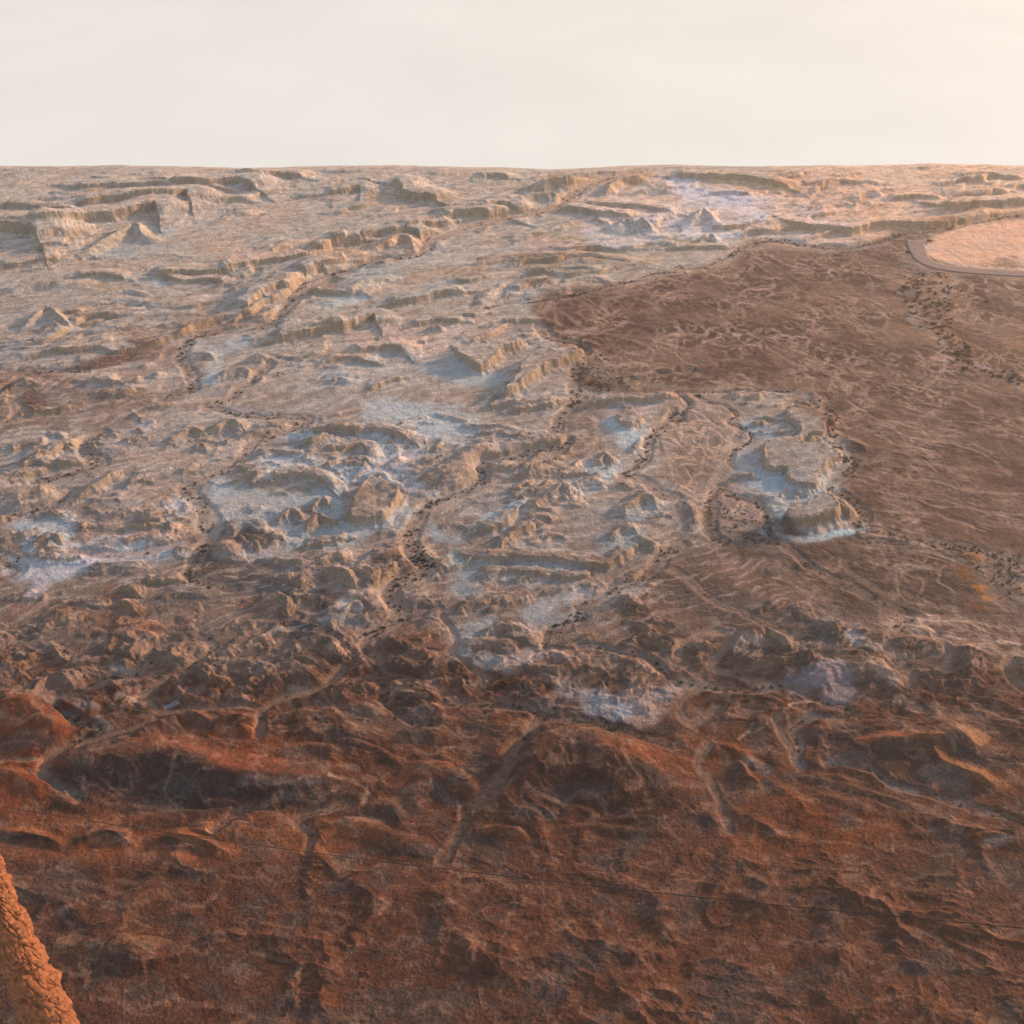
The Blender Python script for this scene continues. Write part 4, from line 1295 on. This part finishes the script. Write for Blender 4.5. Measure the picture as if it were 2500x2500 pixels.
BIG = [('A3', 1278, 690, 4.2, 'dark', 'dark round shrub on the left edge of the gravel wash below the road junction'),
       ('A3', 1290, 492, 3.0, 'olive', 'tall olive shrub standing against the left shoulder of the gravel road'),
       ('A3', 1410, 430, 4.0, 'rust', 'wide rusty shrub on the pale field just right of the gravel road end'),
       ('A3', 1465, 782, 2.8, 'olive', 'olive green shrub in the middle of the gravel wash'),
       ('A3', 1595, 1140, 4.6, 'dark', 'largest dark shrub, where the gravel wash narrows and turns right'),
       ('A3', 1625, 1105, 3.2, 'rust', 'rusty brown shrub right behind the largest dark shrub'),
       ('A3', 1885, 1180, 3.6, 'olive', 'dark olive shrub beside the grey gravel bend at the right edge'),
       ('A3', 1725, 765, 2.8, 'olive', 'low wide olive shrub alone on the brown plain right of the gravel wash'),
       ('A3', 1620, 1068, 3.2, 'rust', 'reddish shrub upstream of the largest dark shrub'),
       ('A3', 1535, 348, 2.6, 'rust', 'rusty shrub under the yellow bank beyond the pale field'),
       ('A3', 1895, 290, 2.6, 'rust', 'reddish shrub at the far end of the road along the bank'),
       ('A3', 1245, 395, 2.8, 'rust', 'rust coloured shrub at the top of the brown fan beside the bank line')]
for tile, cx, cy, s, kd, lb in BIG:
    (u, v), = src(tile, [(cx, cy)]); x, y = ray_plane(u, v); z = float(height_at(x, y)[0])
    o = bpy.data.objects.new('shrub', BM[kd][len(lb) % 3]); col.objects.link(o)
    o.location = (float(x), float(y), z - .05); o.scale = (s, s, s * .62); o.rotation_euler.z = random.random() * 6.28
    tag(o, lb, 'shrub', 'shrubs along the washes')
arr = np.array([(s[0], s[1], s[2]) for s in spots]); zz = height_at(arr[:, 0], arr[:, 1])
su, sv = see(arr[:, 0], arr[:, 1], zz); ok = (su > 3) & (su < 2497) & (sv > 425) & (sv < 2490)
dist = np.hypot(arr[:, 1], CAMH - zz); show = arr[:, 2] / dist * ok
order = np.argsort(-show); single = set(order[:286].tolist())
LB = {'wash': {'dark': 'small dark desert shrub growing in a dry wash bed', 'olive': 'small olive desert shrub growing in a dry wash bed', 'rust': 'small rusty shrub in a dry wash bed'},
      'field': {'dark': 'dark shrub in the shrub-dotted gravel patch between two washes near the centre', 'olive': 'olive shrub in the shrub-dotted gravel patch between two washes near the centre', 'rust': ''},
      'gravel': {'dark': 'blackish shrub among the rusty shrubs of the far right gravel wash', 'olive': 'olive shrub among the rusty shrubs of the far right gravel wash', 'rust': 'rust red shrub in the far right gravel wash below the road'}}
GR = {'wash': 'shrubs in the dry wash beds', 'field': 'shrubs of the central gravel patch', 'gravel': 'shrubs of the far right gravel wash'}
rv = []; rf = []; rmi = []; nb0 = 0
for i, (x, y, s, kd, zn) in enumerate(spots):
    z = float(zz[i]); a = random.random() * 6.28; h = random.uniform(.55, .8)
    me_ = random.choice(BM[kd])
    if i in single:
        o = bpy.data.objects.new('shrub', me_); col.objects.link(o); o.location = (x, y, z - .05)
        o.scale = (s, s, s * h); o.rotation_euler.z = a
        tag(o, LB[zn][kd], 'shrub', GR[zn] + ' ' + {'dark': 'dark', 'olive': 'olive', 'rust': 'rust'}[kd])
    else:
        v = np.empty(len(me_.vertices) * 3, F32); me_.vertices.foreach_get('co', v); v = v.reshape(-1, 3)
        f = np.empty(len(me_.polygons) * 4, np.int32); me_.polygons.foreach_get('vertices', f)
        v = v * [s, s, s * h]; ca_, sa_ = math.cos(a), math.sin(a)
        v = np.column_stack([v[:, 0] * ca_ - v[:, 1] * sa_ + x, v[:, 0] * sa_ + v[:, 1] * ca_ + y, v[:, 2] + z - .05])
        rv.append(v.astype(F32)); rf.append(f.reshape(-1, 4) + nb0); nb0 += len(v)
        rmi.append(np.full(len(f) // 4, {'dark': 0, 'olive': 1, 'rust': 2}[kd], np.int32))
if rv:
    rv = np.concatenate(rv); rf = np.concatenate(rf); rmi = np.concatenate(rmi)
    me_ = bpy.data.meshes.new('scrub'); me_.vertices.add(len(rv)); me_.vertices.foreach_set('co', rv.ravel())
    me_.loops.add(rf.size); me_.loops.foreach_set('vertex_index', rf.ravel().astype(np.int32))
    me_.polygons.add(len(rf)); me_.polygons.foreach_set('loop_start', np.arange(0, rf.size, 4, dtype=np.int32)); me_.update(calc_edges=True)
    for m in (M_dark, M_olive, M_rust): me_.materials.append(m)
    me_.polygons.foreach_set('material_index', rmi)
    o = bpy.data.objects.new('scrub', me_); col.objects.link(o)
    tag(o, 'countless small dark shrubs dotting the beds of the dry washes', 'scrub', kind='stuff')
print('shrubs', len(spots), round(time.time() - T0, 1))

# ------------------------------------------------------------------ cableway rope crossing the bottom left, and the crag below it
def ray_at(px, py, dist):
    a = (px - 1250) / FPX; b_ = -(py - 1250) / FPX
    v = np.array([a, CD + b_ * SD, -SD + b_ * CD]); v /= np.linalg.norm(v)
    return np.array([0, 0, CAMH]) + v * dist
p0 = ray_at(0, 1972, 190); p1 = ray_at(760, 2085, 150); dirv = (p1 - p0)
path = [p0 + dirv * t + np.array([0, 0, 2.2 * ((t - .5) ** 2) * .6]) for t in np.linspace(-3.0, 5.0, 90)]
cu = bpy.data.curves.new('cable', 'CURVE'); cu.dimensions = '3D'; cu.bevel_depth = .042; cu.bevel_resolution = 2
spn = cu.splines.new('POLY'); spn.points.add(len(path) - 1)
for p, q in zip(spn.points, path): p.co = (*q, 1)
cm = material('steel_rope', (.02, .016, .014), .5); cu.materials.append(cm)
tmp = bpy.data.objects.new('cable_curve', cu); col.objects.link(tmp)
dg = bpy.context.evaluated_depsgraph_get(); mc = bpy.data.meshes.new_from_object(tmp.evaluated_get(dg)); bpy.data.objects.remove(tmp)
mc.name = 'cable'; mc.materials.clear(); mc.materials.append(cm)
cab = bpy.data.objects.new('cable', mc); col.objects.link(cab)
tag(cab, 'thin dark steel cable stretched through the air across the bottom left', 'cable')

# crag: a sunlit rock pinnacle standing on the slope at the bottom left
def crag():
    top = ray_at(-58, 2046, 330); gz = float(height_at(top[0], top[1])[0]); hgt = top[2] - gz + 4
    n, m = 260, 520
    tt, aa = np.meshgrid(np.linspace(0, 1, m + 1), np.linspace(0, 2 * np.pi, n, endpoint=False), indexing='ij')
    z = gz - 4 + hgt * tt
    r0 = 3.2 * (1 - tt) ** 1.5 + 6.0 * (1 - .2 * tt)
    r0 *= np.where(tt > .95, np.sqrt(np.clip(1 - ((tt - .95) / .05) ** 2, 0, 1)) * .98 + .02, 1)
    ca, sa = np.cos(aa), np.sin(aa); bx, by = ca * 7, sa * 7
    q1 = fbm(bx / 6 + z * .05, z / 7 + by / 9, 5, 31, .55); q2 = fbm(bx / 3 + by / 4, z / 2.4, 4, 37, .55)
    lay = z / 2.6 + .9 * fbm(bx / 5, by / 5, 2, 34) + .6 * q1; f = lay - np.floor(lay)
    ledge = sm(0, .12, f) * (1 - .6 * sm(.2, 1, f))
    joint = 1 - sm(0, .10, np.abs(fbm(bx / 2.6 + .12 * z, by / 2.6 + z * .03, 3, 39)))
    r = r0 * (.88 + .34 * q1) + .9 * ledge + .8 * q2 - .7 * joint * (tt < .97)
    V_ = np.stack([top[0] - 2.5 + ca * r, top[1] + sa * r, z], -1).reshape(-1, 3)
    k = np.arange((m + 1) * n).reshape(m + 1, n); k2 = np.roll(k, -1, 1)
    fs = np.stack([k[:-1], k2[:-1], k2[1:], k[1:]], -1).reshape(-1, 4).tolist()
    fs.append([int(v) for v in k[m]])
    return mesh_obj('rock_crag', V_.tolist(), fs, material('sunlit_limestone', tuple(lin((146, 92, 62)) * .8), .9, (.6, .5)), smooth=True)
cr = crag(); tag(cr, 'orange weathered rock pinnacle rising at the bottom left corner', 'rock')

# ------------------------------------------------------------------ warm morning air
if HAZE > 0:
    def boxm(x0, x1, y0, y1, z0, z1):
        v = [(x, y, z) for x in (x0, x1) for y in (y0, y1) for z in (z0, z1)]
        return v, [(0, 1, 3, 2), (4, 6, 7, 5), (0, 4, 5, 1), (2, 3, 7, 6), (0, 2, 6, 4), (1, 5, 7, 3)]
    hm = bpy.data.materials.new('air'); hm.use_nodes = True; hn = hm.node_tree; hn.nodes.clear()
    ho = hn.nodes.new('ShaderNodeOutputMaterial'); hv = hn.nodes.new('ShaderNodeVolumePrincipled')
    hv.inputs['Density'].default_value = HAZE; hv.inputs['Color'].default_value = (.97, .92, .86, 1); hv.inputs['Anisotropy'].default_value = .6
    hn.links.new(hv.outputs[0], ho.inputs['Volume'])
    v_, f_ = boxm(-43000, 43000, -43000, 43000, -9.0, CAMH + 12)
    hz = mesh_obj('haze', v_, f_, hm); tag(hz, kind='stuff')
# ------------------------------------------------------------------ light, sky, camera
SUN_EL, SUN_AZ = math.radians(SUN_ELD), math.radians(SUN_AZD)      # azimuth from +X towards +Y
sd = bpy.data.lights.new('sun', 'SUN'); sd.energy = SUN_E; sd.angle = math.radians(SUN_ANG); sd.color = SUN_C
so = bpy.data.objects.new('sun', sd); col.objects.link(so)
from mathutils import Vector
dv = Vector((math.cos(SUN_EL) * math.cos(SUN_AZ), math.cos(SUN_EL) * math.sin(SUN_AZ), math.sin(SUN_EL)))
so.rotation_euler = dv.to_track_quat('Z', 'Y').to_euler(); so.location = (300, 300, 600)
wd_ = bpy.data.worlds.new('World'); scene.world = wd_; wd_.use_nodes = True; wn = wd_.node_tree
bg = wn.nodes['Background']; sk = wn.nodes.new('ShaderNodeTexSky'); sk.sky_type = 'NISHITA'; sk.sun_disc = False
sk.sun_elevation = SUN_EL; sk.sun_rotation = math.pi / 2 - SUN_AZ; sk.altitude = 0; sk.dust_density = SKY_DUST
mxs = wn.nodes.new('ShaderNodeMix'); mxs.data_type = 'RGBA'; mxs.inputs[0].default_value = .4
mxs.inputs[7].default_value = (SKYG * .98, SKYG, SKYG * 1.03, 1)
wn.links.new(sk.outputs[0], mxs.inputs[6]); wn.links.new(mxs.outputs[2], bg.inputs[0]); bg.inputs[1].default_value = SKY_S
cd = bpy.data.cameras.new('camera'); cd.sensor_width = 36; cd.lens = 36 * FPX / 2500; cd.clip_start = 1; cd.clip_end = 90000
cam = bpy.data.objects.new('camera', cd); scene.collection.objects.link(cam)
cam.location = (0, 0, CAMH); cam.rotation_euler = (math.pi / 2 - DEP, 0, 0); scene.camera = cam
vs_ = scene.view_settings; vs_.view_transform = 'Standard'; vs_.look = 'None'; vs_.gamma = 1; vs_.exposure = EXPO
scene.cycles.use_denoising = DEN; scene.cycles.denoiser = 'OPENIMAGEDENOISE'; scene.cycles.denoising_input_passes = 'RGB_ALBEDO_NORMAL'; scene.cycles.denoising_prefilter = 'ACCURATE'; scene.cycles.max_bounces = 4; scene.cycles.diffuse_bounces = 3
print('done', round(time.time() - T0, 1))
